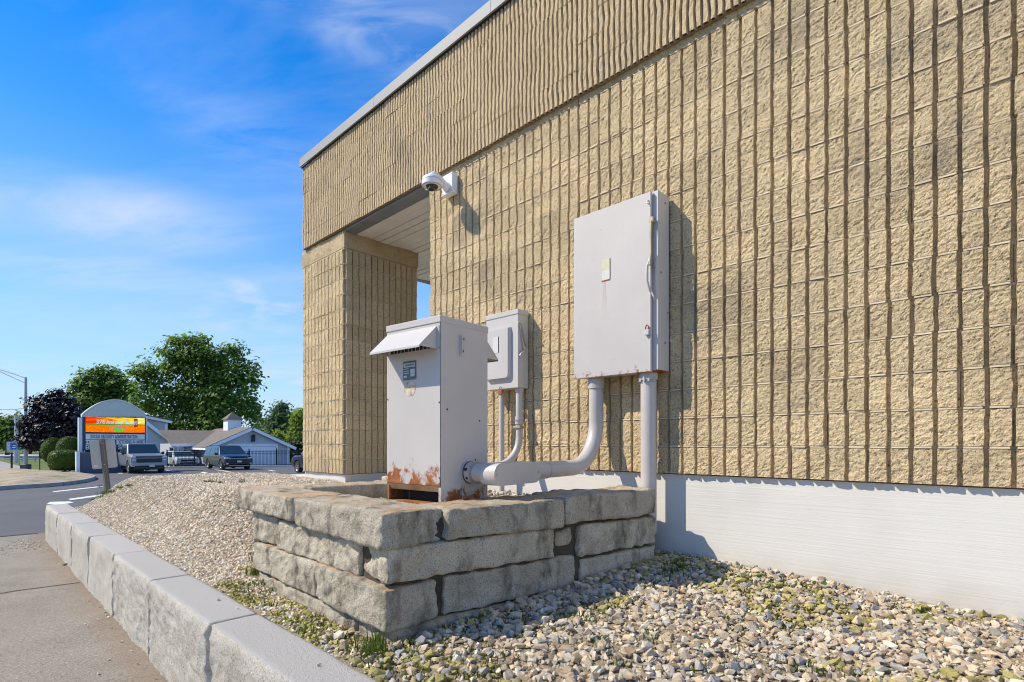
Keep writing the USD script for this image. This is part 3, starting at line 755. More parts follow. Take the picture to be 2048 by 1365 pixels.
def scatter(name, label, pos, sizes, shapes, mats, weights, seed, tiltmax=0.6, smooth=False):
    """A bed of loose stones: one PointInstancer."""
    rng = np.random.default_rng(seed)
    pi = UsdGeom.PointInstancer.Define(stage, "/World/" + name)
    tag(pi, label, None, None, "stuff")
    protos = []
    for i, sh in enumerate(shapes):
        for j, m in enumerate(mats):
            p = f"/World/{name}/pebble_{i * len(mats) + j:03d}"
            usdkit.mesh(stage, p, sh, m, smooth); protos.append(p)
    pi.CreatePrototypesRel().SetTargets([Sdf.Path(p) for p in protos])
    n = len(pos)
    idx = rng.integers(0, len(shapes), n) * len(mats) + (weights if isinstance(weights, np.ndarray) and len(weights) == n else rng.choice(len(mats), n, p=weights))
    yaw = rng.uniform(0, 2 * np.pi, n); ax = rng.uniform(0, 2 * np.pi, n); tl = np.abs(rng.normal(0, tiltmax / 2, n))
    qy = np.stack([np.cos(yaw / 2), np.zeros(n), np.zeros(n), np.sin(yaw / 2)], 1)
    qt = np.stack([np.cos(tl / 2), np.sin(tl / 2) * np.cos(ax), np.sin(tl / 2) * np.sin(ax), np.zeros(n)], 1)
    w0, x0, y0, z0 = qt.T; w1, x1, y1, z1 = qy.T
    q = np.stack([w0 * w1 - x0 * x1 - y0 * y1 - z0 * z1, w0 * x1 + x0 * w1 + y0 * z1 - z0 * y1, w0 * y1 - x0 * z1 + y0 * w1 + z0 * x1, w0 * z1 + x0 * y1 - y0 * x1 + z0 * w1], 1)
    pi.CreateProtoIndicesAttr(Vt.IntArray.FromNumpy(idx.astype(np.int32)))
    pi.CreatePositionsAttr(Vt.Vec3fArray.FromNumpy(pos.astype(np.float32)))
    pi.CreateScalesAttr(Vt.Vec3fArray.FromNumpy(np.repeat(np.asarray(sizes)[:, None], 3, 1).astype(np.float32)))
    pi.CreateOrientationsAttr(Vt.QuathArray([Gf.Quath(float(a), float(b), float(c), float(d)) for a, b, c, d in q]))


def in_planter(s, n):
    x, y = CR * -s - SR * n, SR * -s + CR * n
    q = np.stack([x, y], -1) - PA
    a = (q[..., 0] * e2[1] - q[..., 1] * e2[0]) / (e1[0] * e2[1] - e1[1] * e2[0]); b = (e1[0] * q[..., 1] - e1[1] * q[..., 0]) / (e1[0] * e2[1] - e1[1] * e2[0])
    return (a > -0.02) & (a < 2.0) & (b > -0.02) & (b < 2.15)


def bed_points(s0, s1, n0, n1, per_m2, seed, lift, dens=None):
    rng = np.random.default_rng(seed); n = int((s1 - s0) * (n1 - n0) * per_m2)
    s, m = rng.uniform(s0, s1, n), rng.uniform(n0, n1, n)
    keep = ~in_planter(s, m)
    if dens is not None:
        keep &= rng.uniform(0, 1, n) < dens(s, m)
    s, m = s[keep], m[keep]
    z = bed_z(s, m) + rng.uniform(*lift, len(s))
    return s, m, np.stack([CR * -s - SR * m, SR * -s + CR * m, z], 1)


def gmat(name, c, v=0.22):
    c = np.array(c)
    return stone_mat(name, [(0.3, c * (1 - v)), (0.7, np.minimum(1, c * (1 + v)))], nscale=18, speck=((0.6, 0.6, 0.6), (1.3, 1.3, 1.3)), speck_scale=260, bump=((120, 0.004, 0.6),), rnd=0.22, rough=0.85)


CRUSH = [gmat("crushed_grey", (0.36, 0.335, 0.29)), gmat("crushed_pale", (0.53, 0.475, 0.37)), gmat("crushed_tan", (0.47, 0.37, 0.245)), gmat("crushed_brown", (0.33, 0.245, 0.165)), gmat("crushed_dark", (0.25, 0.245, 0.25)), gmat("crushed_warm", (0.45, 0.37, 0.27)), gmat("crushed_mossy", (0.33, 0.285, 0.105))]
PEA = [gmat("pea_tan", (0.66, 0.545, 0.385)), gmat("pea_cream", (0.74, 0.65, 0.50)), gmat("pea_brown", (0.56, 0.43, 0.285)), gmat("pea_grey", (0.60, 0.545, 0.46)), gmat("pea_moss", (0.33, 0.30, 0.09))]
edge = lambda s, m: sstep(2.75, 2.15, s + 0.25 * (meshkit.noise(np.stack([s * 3, m * 3, s * 0], -1), 8) - 0.5) - 0.25 * (m - 1.3))
s_, m_, pos = bed_points(-1.6, 3.1, 1.19, 3.60, 3700, 5, (-0.012, 0.010), lambda s, m: edge(s, m) * (0.55 + 0.45 * sstep(0.35, 0.55, meshkit.fbm(np.stack([s * 3.1, m * 3.1, s * 0], -1), 3, 41))))
rng = np.random.default_rng(50)
moss = meshkit.fbm(np.stack([s_ * 1.6, m_ * 1.6, s_ * 0], -1), 3, 21) + 0.04 + 0.35 * sstep(1.7, 1.25, m_) * sstep(0.2, 1.8, s_)
w = rng.choice(6, len(s_), p=[0.13, 0.19, 0.28, 0.11, 0.05, 0.24])
w = np.where((moss > 0.62) & (rng.uniform(0, 1, len(s_)) < 0.40), 6, w)
sz = np.clip(rng.lognormal(math.log(0.0168), 0.48, len(s_)), 0.007, 0.042)
pos[:, 2] += sz * 0.25
scatter("crushed_stone", "coarse crushed grey and tan stone below the white foundation", pos, sz, stone_shapes(12, 3, 0.55), CRUSH, w, 6, 0.62)
edge2 = lambda s, m: 1 - edge(s, m) * 0.97
s_, m_, pos = bed_points(1.6, 12.3, 1.19, 3.05, 3300, 7, (-0.006, 0.006), lambda s, m: edge2(s, m) * np.where(s > 7.5, 0.55, 1.0))
s2, m2, pos2 = bed_points(4.3, 12.3, 3.05, 3.74, 1500, 8, (-0.006, 0.006))
s_, m_, pos = np.concatenate([s_, s2]), np.concatenate([m_, m2]), np.vstack([pos, pos2])
moss = meshkit.fbm(np.stack([s_ * 1.9, m_ * 1.9, s_ * 0], -1), 3, 31) + 0.42 * sstep(4.4, 2.4, s_)
w = rng.choice(4, len(s_), p=[0.36, 0.30, 0.19, 0.15])
w = np.where((moss > 0.66) & (s_ < 5.2) & (rng.uniform(0, 1, len(s_)) < 0.62), 4, w)
sz = np.clip(rng.lognormal(math.log(0.0135), 0.25, len(s_)), 0.008, 0.023)
scatter("pea_gravel", "fine rounded tan pea gravel mound behind the granite kerb", pos, sz, stone_shapes(6, 9, 0.72, 16, True), PEA, w, 8, 0.7)
n = 1900
a, b = rng.uniform(0.3, 1.75, n), rng.uniform(0.3, 2.05, n)
q = PA + a[:, None] * e1 + b[:, None] * e2
pos = np.stack([q[:, 0], q[:, 1], EYE - 0.465 + rng.uniform(-0.01, 0.012, n)], 1)
scatter("planter_gravel", "loose pale stone filling the granite planter round the transformer", pos, np.clip(rng.lognormal(math.log(0.021), 0.35, n), 0.01, 0.04), stone_shapes(6, 13, 0.65), CRUSH[:3] + [CRUSH[5]], [0.2, 0.4, 0.2, 0.2], 14, 0.9)
# a few stones that rolled off the bed, on the kerb and the path
spill = []
for s, n_, z in ((3.3, 1.12, KT), (4.35, 1.15, KT), (4.62, 1.17, KT), (3.55, 1.10, KT), (2.2, 1.08, KT)):
    spill.append((*site(-s, n_), z + 0.006))
for k in range(26):
    s = float(rng.uniform(2.6, 6.5)); spill.append((*site(-s, float(0.90 - abs(rng.normal(0, 0.10)))), 0.012))
for k in range(150):
    s = float(10.6 + rng.normal(0, 0.35)); spill.append((*site(-s, float(0.86 - abs(rng.normal(0, 0.25)))), 0.010))
scatter("spilled_pebbles", "stray pebbles lying on the kerb top and beside it on the path", np.array(spill), rng.uniform(0.009, 0.017, len(spill)), stone_shapes(4, 15, 0.6), PEA[:4], [0.3, 0.3, 0.25, 0.15], 16, 0.6)
# ---------------------------------------------------------------- electrical equipment
PAINT = (0.51, 0.475, 0.445)
ENAMEL = painted_rust("grey_enamel", PAINT, seed=3.1, amount=-0.30, z0=0.0, z1=0.05, spots=0.0)
ENAMEL_RUSTY = painted_rust("grey_enamel_rusting_front", PAINT, seed=0.55, amount=0.27, z0=0.14, z1=0.40, spots=0.20)
ENAMEL_EDGE = painted_rust("grey_enamel_rusting_side", PAINT, seed=7.7, amount=0.27, z0=0.05, z1=0.27, spots=0.14)
ENAMEL_LOW = painted_rust("grey_enamel_rusting_cabinet", PAINT, seed=2.2, amount=0.09, z0=-0.01, z1=0.05, spots=0.10)
RUST = stone_mat("flaking_rust", [(0.2, (0.15, 0.045, 0.016)), (0.5, (0.33, 0.12, 0.04)), (0.8, (0.46, 0.25, 0.11))], nscale=14, bump=((120, 0.003, 0.8),))
TANRUST = stone_mat("rusted_tan_lip", [(0.2, (0.36, 0.17, 0.06)), (0.5, (0.52, 0.34, 0.17)), (0.8, (0.58, 0.42, 0.25))], nscale=9, bump=())
PIPEP = plain("grey_pipe_paint", (0.47, 0.438, 0.41), rough=0.42, grime=0.09, scale=6)
INSIDE = plain("dark_inside", (0.022, 0.018, 0.016), rough=0.9)
ZINC = plain("zinc_bolt", (0.42, 0.40, 0.38), rough=0.4, metallic=0.7, grime=0.2, scale=30)
BRONZE = plain("old_brass", (0.36, 0.30, 0.20), rough=0.5, metallic=0.4, grime=0.2, scale=40)
PADRUST = plain("rusty_lock", (0.32, 0.085, 0.035), rough=0.8, grime=0.3, scale=60)
LOCKGREY = plain("grey_lock", (0.52, 0.50, 0.48), rough=0.5, grime=0.2, scale=40)
YELLOWED = plain("yellowed_label", (0.56, 0.52, 0.33), rough=0.5, grime=0.12, scale=20)
PALELAB = plain("pale_label", (0.60, 0.59, 0.52), rough=0.5, grime=0.12, scale=20)
PLATE = plain("dark_nameplate", (0.085, 0.10, 0.105), rough=0.4, grime=0.5, scale=40)
PLATEW = plain("nameplate_white", (0.48, 0.50, 0.50), rough=0.4, grime=0.3, scale=60)
CAMWHITE = plain("camera_white", (0.74, 0.75, 0.77), rough=0.35, grime=0.03)
CAMGREY = plain("camera_ring_grey", (0.32, 0.32, 0.33), rough=0.5)
SMOKED = material("smoked_dome", {"p": ("principled_bsdf", {"base_color": (0.02, 0.02, 0.024), "roughness": 0.06, "specular_ior_level": 0.7})}, [], "p.BSDF")
DOORP = material("grey_enamel_door", {
    "tc": ("texture_coordinate", {}), "sep": ("separate_xyz", {}), "n": ("noise_texture", {"scale": 2.2, "detail": 6.0, "roughness": 0.65}), "r": ("rgb_ramp", {"ramp": [(0.25, np.array(PAINT) * 0.90), (0.75, np.array(PAINT) * 1.04)]}),
    "st": ("mapping", {"scale": (95, 1, 2.2)}), "sn": ("noise_texture", {"scale": 1.0, "detail": 3.0}), "sr": ("map_range", {"from_min": 0.46, "from_max": 0.66, "clamp": True}),
    "xa": ("map_range", {"from_min": -0.462, "from_max": -0.452, "clamp": True}), "xb": ("map_range", {"from_min": -0.376, "from_max": -0.386, "clamp": True}), "za": ("map_range", {"from_min": 0.42, "from_max": 0.70, "clamp": True}), "zb": ("map_range", {"from_min": 0.716, "from_max": 0.708, "clamp": True}),
    "m1": ("math", {"math_type": "multiply"}), "m2": ("math", {"math_type": "multiply"}), "m3": ("math", {"math_type": "multiply"}), "m4": ("math", {"math_type": "multiply"}), "m5": ("math", {"math_type": "multiply", "value2": 0.75}),
    "lo": ("map_range", {"from_min": 0.06, "from_max": -0.015, "to_min": 0.0, "to_max": 0.19, "clamp": True}), "ln": ("noise_texture", {"scale": 16.0, "detail": 6.0, "roughness": 0.7}), "la": ("math", {"math_type": "add"}), "lr": ("map_range", {"from_min": 0.66, "from_max": 0.76, "clamp": True}),
    "mx": ("mix", {"color2": (0.40, 0.22, 0.10)}), "my": ("mix", {"color2": (0.30, 0.11, 0.04)}), "p": ("principled_bsdf", {"roughness": 0.5, "specular_ior_level": 0.4})},
    [("tc.object", "sep.vector"), ("tc.object", "n.vector"), ("n.fac", "r.fac"), ("tc.object", "st.vector"), ("st.vector", "sn.vector"), ("sn.fac", "sr.value"), ("sep.x", "xa.value"), ("sep.x", "xb.value"), ("sep.z", "za.value"), ("sep.z", "zb.value"),
     ("xa.result", "m1.value1"), ("xb.result", "m1.value2"), ("m1.value", "m2.value1"), ("za.result", "m2.value2"), ("m2.value", "m3.value1"), ("zb.result", "m3.value2"), ("m3.value", "m4.value1"), ("sr.result", "m4.value2"), ("m4.value", "m5.value1"),
     ("sep.z", "lo.value"), ("tc.object", "ln.vector"), ("ln.fac", "la.value1"), ("lo.result", "la.value2"), ("la.value", "lr.value"),
     ("m5.value", "mx.fac"), ("r.color", "mx.color1"), ("mx.color", "my.color1"), ("lr.result", "my.fac"), ("my.color", "p.base_color")], surface="p.BSDF")
STREAK = painted_rust("rust_streak", PAINT, seed=1.0, amount=0.06, z0=-0.5, z1=0.6, spots=0.30)


def arc(p0, p1, p2, n=12):
    """Quarter bend from p0 to p2 round the corner p1."""
    p0, p1, p2 = map(np.asarray, (p0, p1, p2))
    c = p0 + p2 - p1; t = np.linspace(0, np.pi / 2, n)
    return c + np.cos(t)[:, None] * (p0 - c) + np.sin(t)[:, None] * (p2 - c)


def bolt(c, d, r=0.006, h=0.005):
    """A small hexagon head at c that points along d (x or y axis sign)."""
    m = lathe([(0.0, h), (r * 0.85, h), (r, h * 0.6), (r, -0.002)], 6)
    v = np.asarray(m[0])[:, [0, 1, 2]]
    d = np.asarray(d, float); ref = np.array([0, 0, 1.0]) if abs(d[2]) < 0.9 else np.array([1.0, 0, 0]); u = np.cross(ref, d); u /= np.linalg.norm(u); w = np.cross(d, u)
    f = np.asarray(m[1]); return v[:, :1] * u + v[:, 1:2] * w + v[:, 2:3] * d + np.asarray(c), f


# --- dry transformer in the planter: local x to the right along its front, y to the back, z up; origin = front right corner at the base
TZ = EYE - 0.42
tr = thing("transformer_cabinet", "grey steel transformer cabinet with rain hoods and rusted foot inside the granite planter", "transformer", (-0.421, 3.15, TZ), -38.5)
TW, TD, TH = 0.505, 0.42, 1.178
tr_side = obj("side_panel", box(-0.0025, 0.0, 0.0, TD, 0.035, TH - 0.004, 0.001), ENAMEL_EDGE, tr)
obj("side_panel", box(-TW, -TW + 0.0025, 0.0, TD, 0.035, TH - 0.004, 0.001), ENAMEL_EDGE, tr)
fp = obj("front_panel", box(-TW + 0.004, -0.004, -0.0035, 0.0, 0.160, TH - 0.045, 0.0015), ENAMEL_RUSTY, tr)
obj("back_panel", box(-TW + 0.004, -0.004, TD, TD + 0.0035, 0.12, TH - 0.045, 0.0015), ENAMEL, tr)
obj("lid", box(-TW - 0.003, 0.003, -0.007, TD + 0.007, TH - 0.042, TH, 0.004), ENAMEL, tr)
obj("bottom_lip", prism([(-0.0035, 0.158), (0.006, 0.158), (0.024, 0.126), (0.018, 0.122)], -TW + 0.004, -0.004, "yz"), TANRUST, tr)
obj("corner_post", box(-0.022, -0.003, 0.001, 0.02, 0.0, 0.158), ENAMEL_EDGE, tr)
obj("corner_post", box(-TW + 0.003, -TW + 0.022, 0.001, 0.02, 0.0, 0.158), RUST, tr)
obj("corner_post", box(-0.022, -0.003, TD - 0.02, TD - 0.001, 0.0, 0.158), RUST, tr)
obj("corner_post", box(-TW + 0.003, -TW + 0.022, TD - 0.02, TD - 0.001, 0.0, 0.158), RUST, tr)
obj("base_pan", box(-TW + 0.01, -0.01, 0.004, TD - 0.01, -0.01, 0.052), RUST, tr)
obj("core", box(-TW + 0.05, -0.05, 0.09, TD - 0.08, 0.02, 0.75, 0.01), INSIDE, tr)
obj("dark_lining", box(-TW + 0.003, -0.003, 0.20, 0.205, 0.018, 0.16), INSIDE, tr)  # near-black sheet added behind the open foot to keep it dark


def hood(side):
    # side = -1: on the front, projecting to -y; +1: on the back
    y0 = -0.004 if side < 0 else TD + 0.004
    s = side; zt, zb, d = 1.118, 0.984, 0.140
    x0, x1 = -TW + 0.012, -0.030
    th = 0.002
    sheet_ = prism([(y0, zt), (y0 + s * d, zb), (y0 + s * d, zb - 0.012), (y0 + s * (d - th), zb - 0.012), (y0 + s * (d - th), zb - 0.001), (y0, zt - th * 1.6)], x0, x1, "yz")
    h_ = obj("rain_hood", sheet_, ENAMEL, tr)
    for xa in (x0, x1 - th):
        obj("hood_cheek", prism([(y0, zt - 0.001), (y0 + s * (d - 0.003), zb - 0.004), (y0, zb - 0.004)], xa - 0.0005, xa + th, "yz"), ENAMEL, h_)
    obj("hood_flange", box(x1 - 0.001, x1 + 0.018, min(y0, y0 + s * 0.003), max(y0, y0 + s * 0.003), zb - 0.004, zt), ENAMEL, h_)
    for k in range(12):
        xs = x0 + 0.035 + k * 0.0345
        obj("vent_slot", box(xs, xs + 0.026, y0 - 0.001 if s < 0 else y0 - 0.001, y0 + 0.001, zb + 0.004, zb + 0.036), INSIDE, h_)


hood(-1); hood(1)
np_ = obj("nameplate", box(-0.338, -0.215, -0.006, -0.0035, 0.812, 0.930), PLATE, tr)
for x0, x1, z0, z1 in ((-0.330, -0.225, 0.892, 0.917), (-0.268, -0.226, 0.832, 0.878), (-0.330, -0.300, 0.826, 0.840), (-0.330, -0.280, 0.852, 0.857), (-0.330, -0.283, 0.865, 0.870), (-0.330, -0.285, 0.880, 0.884)):
    obj("print", box(x0, x1, -0.0068, -0.0055, z0, z1), PLATEW, np_)
for k in range(7):
    obj("print", box(-0.318 + k * 0.0125, -0.310 + k * 0.0125 + (k % 3) * 0.0012, -0.0076, -0.0066, 0.899, 0.911), PLATE, np_)
for q in ((-0.333, 0.925), (-0.22, 0.925), (-0.333, 0.817), (-0.22, 0.817)):
    obj("rivet", bolt((q[0], -0.0058, q[1]), (0, -1, 0), 0.003, 0.002), ZINC, np_)
ov = [(math.cos(a) * 0.056 * (1 + 0.06 * math.sin(3 * a)) - 0.277, math.sin(a) * 0.050 * (1 + 0.08 * math.cos(2 * a)) + 0.758) for a in np.linspace(0, 2 * np.pi, 24, endpoint=False)]
old = obj("peeled_sticker", prism(ov, -0.0052, -0.0036), stone_mat("peeled_sticker_paper", [(0.3, (0.34, 0.17, 0.07)), (0.45, (0.55, 0.47, 0.36)), (0.7, (0.62, 0.58, 0.50))], nscale=34, bump=()), tr)
br = obj("lifting_bracket", join(box(0.0, 0.006, 0.155, 0.190, 0.955, 1.085, 0.001), box(0.0, 0.020, 0.158, 0.164, 0.965, 1.08)), ENAMEL, tr)
obj("bracket_bolt", lathe([(0.011, 0.006), (0.011, 0.013), (0.005, 0.013), (0.005, 0.007)], 12, "x") if False else bolt((0.006, 0.174, 0.985), (1, 0, 0), 0.010, 0.007), INSIDE, br)
obj("bracket_bolt", bolt((0.006, 0.176, 1.06), (1, 0, 0), 0.008, 0.022), ZINC, br)
for p, d in (((-0.012, -0.0035, 0.985), (0, -1, 0)), ((-TW + 0.014, -0.0035, 0.70), (0, -1, 0)), ((-0.012, -0.0035, 0.66), (0, -1, 0)), ((0, 0.05, 0.62), (1, 0, 0)), ((0, 0.34, 0.56), (1, 0, 0)), ((0, 0.30, 0.31), (1, 0, 0)), ((-0.012, -0.0035, 0.21), (0, -1, 0)), ((-TW + 0.014, -0.0035, 0.21), (0, -1, 0))):
    obj("screw", bolt(p, d, 0.006, 0.003), RUST if d[1] else INSIDE, tr)
# --- conduit that leaves the transformer's side and sweeps up to the big switch cabinet (its own thing)
E1 = np.array([math.cos(math.radians(-38.5)), math.sin(math.radians(-38.5)), 0.0]); E2 = np.array([-E1[1], E1[0], 0.0]); UP = np.array([0, 0, 1.0])
c0 = np.array([-0.421, 3.15, 0]) + E2 * 0.232; c0[2] = EYE - 0.186
cd = thing("large_conduit", "thick grey pipe sweeping from the transformer side up to the tall wall cabinet", "conduit", tuple(c0))
RC = 0.057
end = np.array([*site(-2.425, 3.478), 0.0]); end[2] = EYE
loc = lambda p: np.asarray(p, float) - c0
lb0 = c0 + E1 * 0.205
ring = lambda a, b, r, n=28: tube([loc(a), loc(b)], r, n)
obj("bushing", ring(c0 - E1 * 0.004, c0 + E1 * 0.010, RC + 0.017), PIPEP, cd)
hub = obj("hub", ring(c0 + E1 * 0.010, c0 + E1 * 0.070, RC + 0.009), PIPEP, cd)
obj("clamp_ring", ring(c0 + E1 * 0.018, c0 + E1 * 0.024, RC + 0.012), INSIDE, cd)
obj("clamp_ring", ring(c0 + E1 * 0.070, c0 + E1 * 0.078, RC + 0.012), ZINC, cd)
obj("set_screw", bolt(loc(c0 + E1 * 0.042 + UP * 0.022 - E2 * (RC + 0.004)), -E2, 0.010, 0.012), INSIDE, cd)
obj("set_screw", bolt(loc(c0 + E1 * 0.045 - UP * 0.030 - E2 * (RC - 0.008)), -E2, 0.010, 0.012), INSIDE, cd)
obj("nipple", ring(c0 + E1 * 0.070, lb0 + E1 * 0.0, RC), PIPEP, cd)
# elbow body with its oval cover
hdir = end - lb0; hdir[2] = 0; hl = np.linalg.norm(hdir); hdir /= hl
sidev = np.cross(hdir, UP)
La, Lb = -0.075, 0.40
pr = []
for t_ in np.linspace(-np.pi / 2, np.pi / 2, 12):
    pr.append((Lb - 0.068 + 0.068 * math.cos(t_), 0.068 * math.sin(t_)))
for t_ in np.linspace(np.pi / 2, 3 * np.pi / 2, 12):
    pr.append((La + 0.068 + 0.068 * math.cos(t_), 0.068 * math.sin(t_)))
v, f = prism(pr, -0.045, 0.070)
# local prism: x along the conduit, y = thickness (outwards is towards the camera's right), z up
body = frame((np.stack([v[:, 0], v[:, 1], v[:, 2]], 1), f), loc(lb0 + np.array([0, 0, -0.004])), hdir, sidev, UP)
nose = hull(np.vstack([frame((np.array([[La + 0.0 + 0.02 * 0, -0.03, 0.05], [La, -0.03, -0.05]]), np.zeros((0, 3), int)), loc(lb0), hdir, sidev, UP)[0], loc(lb0) - E1 * 0.10 + np.outer([1, -1], UP) * 0.05, frame((np.array([[0.1, 0.0, 0.06], [0.1, 0.0, -0.06], [La + 0.05, 0.02, 0.06], [La + 0.05, 0.02, -0.06]]), np.zeros((0, 3), int)), loc(lb0), hdir, sidev, UP)[0]]))
obj("elbow_body", body, PIPEP, cd, smooth=40)
v, f = prism([(x * 1.0, z * 1.0) for x, z in pr], 0.070, 0.0745)
cv = obj("elbow_cover", frame((v * [1, 1, 1], f), loc(lb0 + np.array([0, 0, -0.004])), hdir, sidev, UP), PIPEP, cd)
for x in (La + 0.030, Lb - 0.030):
    p = frame((np.array([[x, 0.0745, -0.004]]), np.zeros((0, 3), int)), loc(lb0), hdir, sidev, UP)[0][0]
    obj("cover_screw", bolt(p, sidev, 0.009, 0.004), ZINC, cv)
p1 = lb0 + hdir * Lb * 0.98
pend = lb0 + hdir * hl
RB = 0.36
zr = 0.052
path = [p1, lb0 + hdir * (Lb + 0.12) + UP * 0.004]
bend0 = lb0 + hdir * (hl - RB)
top = np.array([pend[0], pend[1], EYE + 0.515])
path = [p1, p1 * 0.5 + bend0 * 0.5] + list(arc(bend0, pend, pend + UP * RB, 16)) + [pend * [1, 1, 0] + UP * (pend[2] + RB + 0.06), top]
path = [np.asarray(q) for q in path]
obj("sweep_pipe", tube([loc(q) for q in path], RC, 28), PIPEP, cd, smooth=40)
obj("coupling", ring(p1 - hdir * 0.012, p1 + hdir * 0.014, RC + 0.004), RUST, cd)
q0 = p1 + hdir * 0.155
obj("coupling", ring(q0 - hdir * 0.14, q0, RC + 0.0025), PIPEP, cd)
obj("coupling", ring(q0 - hdir * 0.004, q0 + hdir * 0.006, RC + 0.004), ZINC, cd)
obj("top_hub", tube([loc(top - UP * 0.09), loc(top)], RC + 0.007, 28), PIPEP, cd)

# --- big switch cabinet on the wall: local x to the right, y into the wall, origin at its lower right front edge
WR = -1.849
bc = thing("tall_switch_cabinet", "tall grey switch cabinet with yellowed door label high on the block wall", "electrical cabinet", (*site(WR, 3.382), EYE + 0.515), SITE)
BW, BD, BHH = 0.72, 0.198, 1.268
obj("body", box(-BW, 0.0, 0.028, BD - 0.012, 0.0, BHH, 0.004), ENAMEL_LOW, bc)
dr = obj("door", join(box(-BW - 0.004, -0.046, 0.0, 0.020, -0.012, BHH - 0.006, 0.004)), DOORP, bc)
obj("door_edge", box(-0.052, -0.044, -0.004, 0.022, -0.014, BHH - 0.004, 0.002), ENAMEL, dr)
obj("bottom_flange", box(-BW + 0.01, -0.05, 0.020, 0.030, -0.004, 0.01), RUST, bc)
obj("rust_rim", box(-0.13, -0.002, 0.032, BD - 0.016, -0.004, 0.0005), RUST, bc)
lab = obj("label", box(-0.455, -0.385, -0.0022, 0.0, 0.79, 0.87), YELLOWED, dr)
obj("label_lower", box(-0.455, -0.385, -0.0022, 0.0, 0.715, 0.789), PALELAB, dr)
obj("label_edge", box(-0.385, -0.382, -0.004, 0.0, 0.715, 0.87), INSIDE, dr)
obj("rust_line", box(-0.458, -0.383, -0.0026, 0.0, 0.706, 0.7145), RUST, dr)
hd = obj("operating_handle", tube([(-0.036, -0.010, 1.045), (-0.034, -0.018, 0.93), (-0.030, -0.022, 0.82), (-0.034, -0.030, 0.73)], [0.010, 0.009, 0.008, 0.011], 10), BRONZE, bc, smooth=40)
obj("handle_socket", box(-0.052, -0.020, -0.014, 0.012, 1.035, 1.075, 0.003), BRONZE, hd)
obj("handle_grip", tube([(-0.038, -0.012, 0.80), (-0.052, -0.040, 0.72), (-0.050, -0.044, 0.62), (-0.036, -0.028, 0.55), (-0.030, -0.010, 0.53)], [0.007, 0.010, 0.010, 0.008, 0.006], 10), PIPEP, hd, smooth=40)
obj("hasp", tube([(-0.040, -0.006, 0.555), (-0.022, -0.024, 0.535), (-0.010, -0.022, 0.505), (-0.014, -0.004, 0.49)], 0.006, 8), LOCKGREY, hd, smooth=40)
obj("handle_guard", box(-0.012, 0.001, 0.002, 0.030, 0.50, 0.80, 0.002), ENAMEL, bc)
obj("latch_hook", tube([(-0.060, -0.002, 1.20), (-0.066, -0.014, 1.19), (-0.062, -0.016, 1.175), (-0.054, -0.004, 1.17)], 0.004, 8), ZINC, dr)
lk = obj("padlock", box(-0.086, -0.048, -0.022, -0.004, 0.245, 0.285, 0.004), LOCKGREY, dr)
obj("shackle", tube([(-0.078, -0.013, 0.284), (-0.078, -0.013, 0.306), (-0.067, -0.013, 0.318), (-0.056, -0.013, 0.306), (-0.056, -0.013, 0.284)], 0.0045, 8), PADRUST, lk, smooth=40)
for z in (0.19, 0.62, 1.10):
    obj("hinge", tube([(-BW - 0.006, 0.010, z - 0.03), (-BW - 0.006, 0.010, z + 0.03)], 0.006, 8), RUST, dr)
for q in ((0.003, 0.06, 0.69), (0.003, 0.12, 1.2), (0.003, 0.12, 0.2), (0.003, 0.16, 0.42)):
    obj("screw", bolt(q, (1, 0, 0), 0.006, 0.003), RUST, bc)
for q in ((-0.30, 1.12), (-0.30, 0.9)):
    pass
obj("mounting_ear", box(-0.12, -0.03, BD - 0.014, BD - 0.006, BHH, BHH + 0.02), RUST, bc)

# --- the pipe that drops from the cabinet to the planter
s_pipe = -1.965
dp = thing("drop_conduit", "straight grey pipe dropping from the tall cabinet beside the white foundation", "conduit", (*site(s_pipe, 3.478), EYE - 0.70), SITE)
obj("pipe", tube([(0, 0, 0.05), (0, 0, 1.20)], RC, 28), PIPEP, dp, smooth=40)
obj("top_hub", tube([(0, 0, 1.155), (0, 0, 1.205)], RC + 0.010, 28), PIPEP, dp, smooth=40)
for a in range(5):
    th_ = -2.6 + a * 0.52
    c_ = np.array([math.cos(th_) * (RC + 0.010), math.sin(th_) * (RC + 0.010)])
    obj("hub_lug", box(c_[0] - 0.008, c_[0] + 0.008, c_[1] - 0.006, c_[1] + 0.006, 1.140, 1.175, 0.002), PIPEP, dp)
obj("rust_collar", tube([(0, 0, 1.203), (0, 0, 1.214)], RC + 0.022, 24), RUST, dp)

# --- smaller switch box behind the transformer
sb = thing("small_switch_box", "smaller grey wall switch box with raised cover behind the transformer", "electrical box", (*site(-3.229, 3.435), EYE + 0.49), SITE)
SW, SD, SH = 0.415, 0.145, 0.70
obj("body", box(-SW, 0.0, 0.0, SD - 0.01, 0.0, SH - 0.03, 0.003), ENAMEL, sb)
obj("top_cap", box(-SW - 0.006, 0.006, -0.006, SD - 0.01, SH - 0.045, SH, 0.004), ENAMEL, sb)
pr = [(-SW + 0.03, 0.085), (-0.12, 0.085), (-0.10, 0.09), (-0.088, 0.105), (-0.085, 0.13), (-0.085, SH - 0.15), (-SW + 0.03, SH - 0.15)]
cvr = hull([(x, y, z) for x, z in pr for y in (0.0,)] + [(x + 0.004 if x < -0.3 else x - 0.012, -0.034, z + (0.010 if z < 0.3 else -0.010)) for x, z in pr])
rc = obj("raised_cover", cvr, ENAMEL, sb)
obj("label", box(-0.285, -0.215, -0.0365, -0.034, 0.33, 0.475), PALELAB, rc)
obj("label_edge", box(-0.215, -0.211, -0.038, -0.034, 0.33, 0.475), INSIDE, rc)
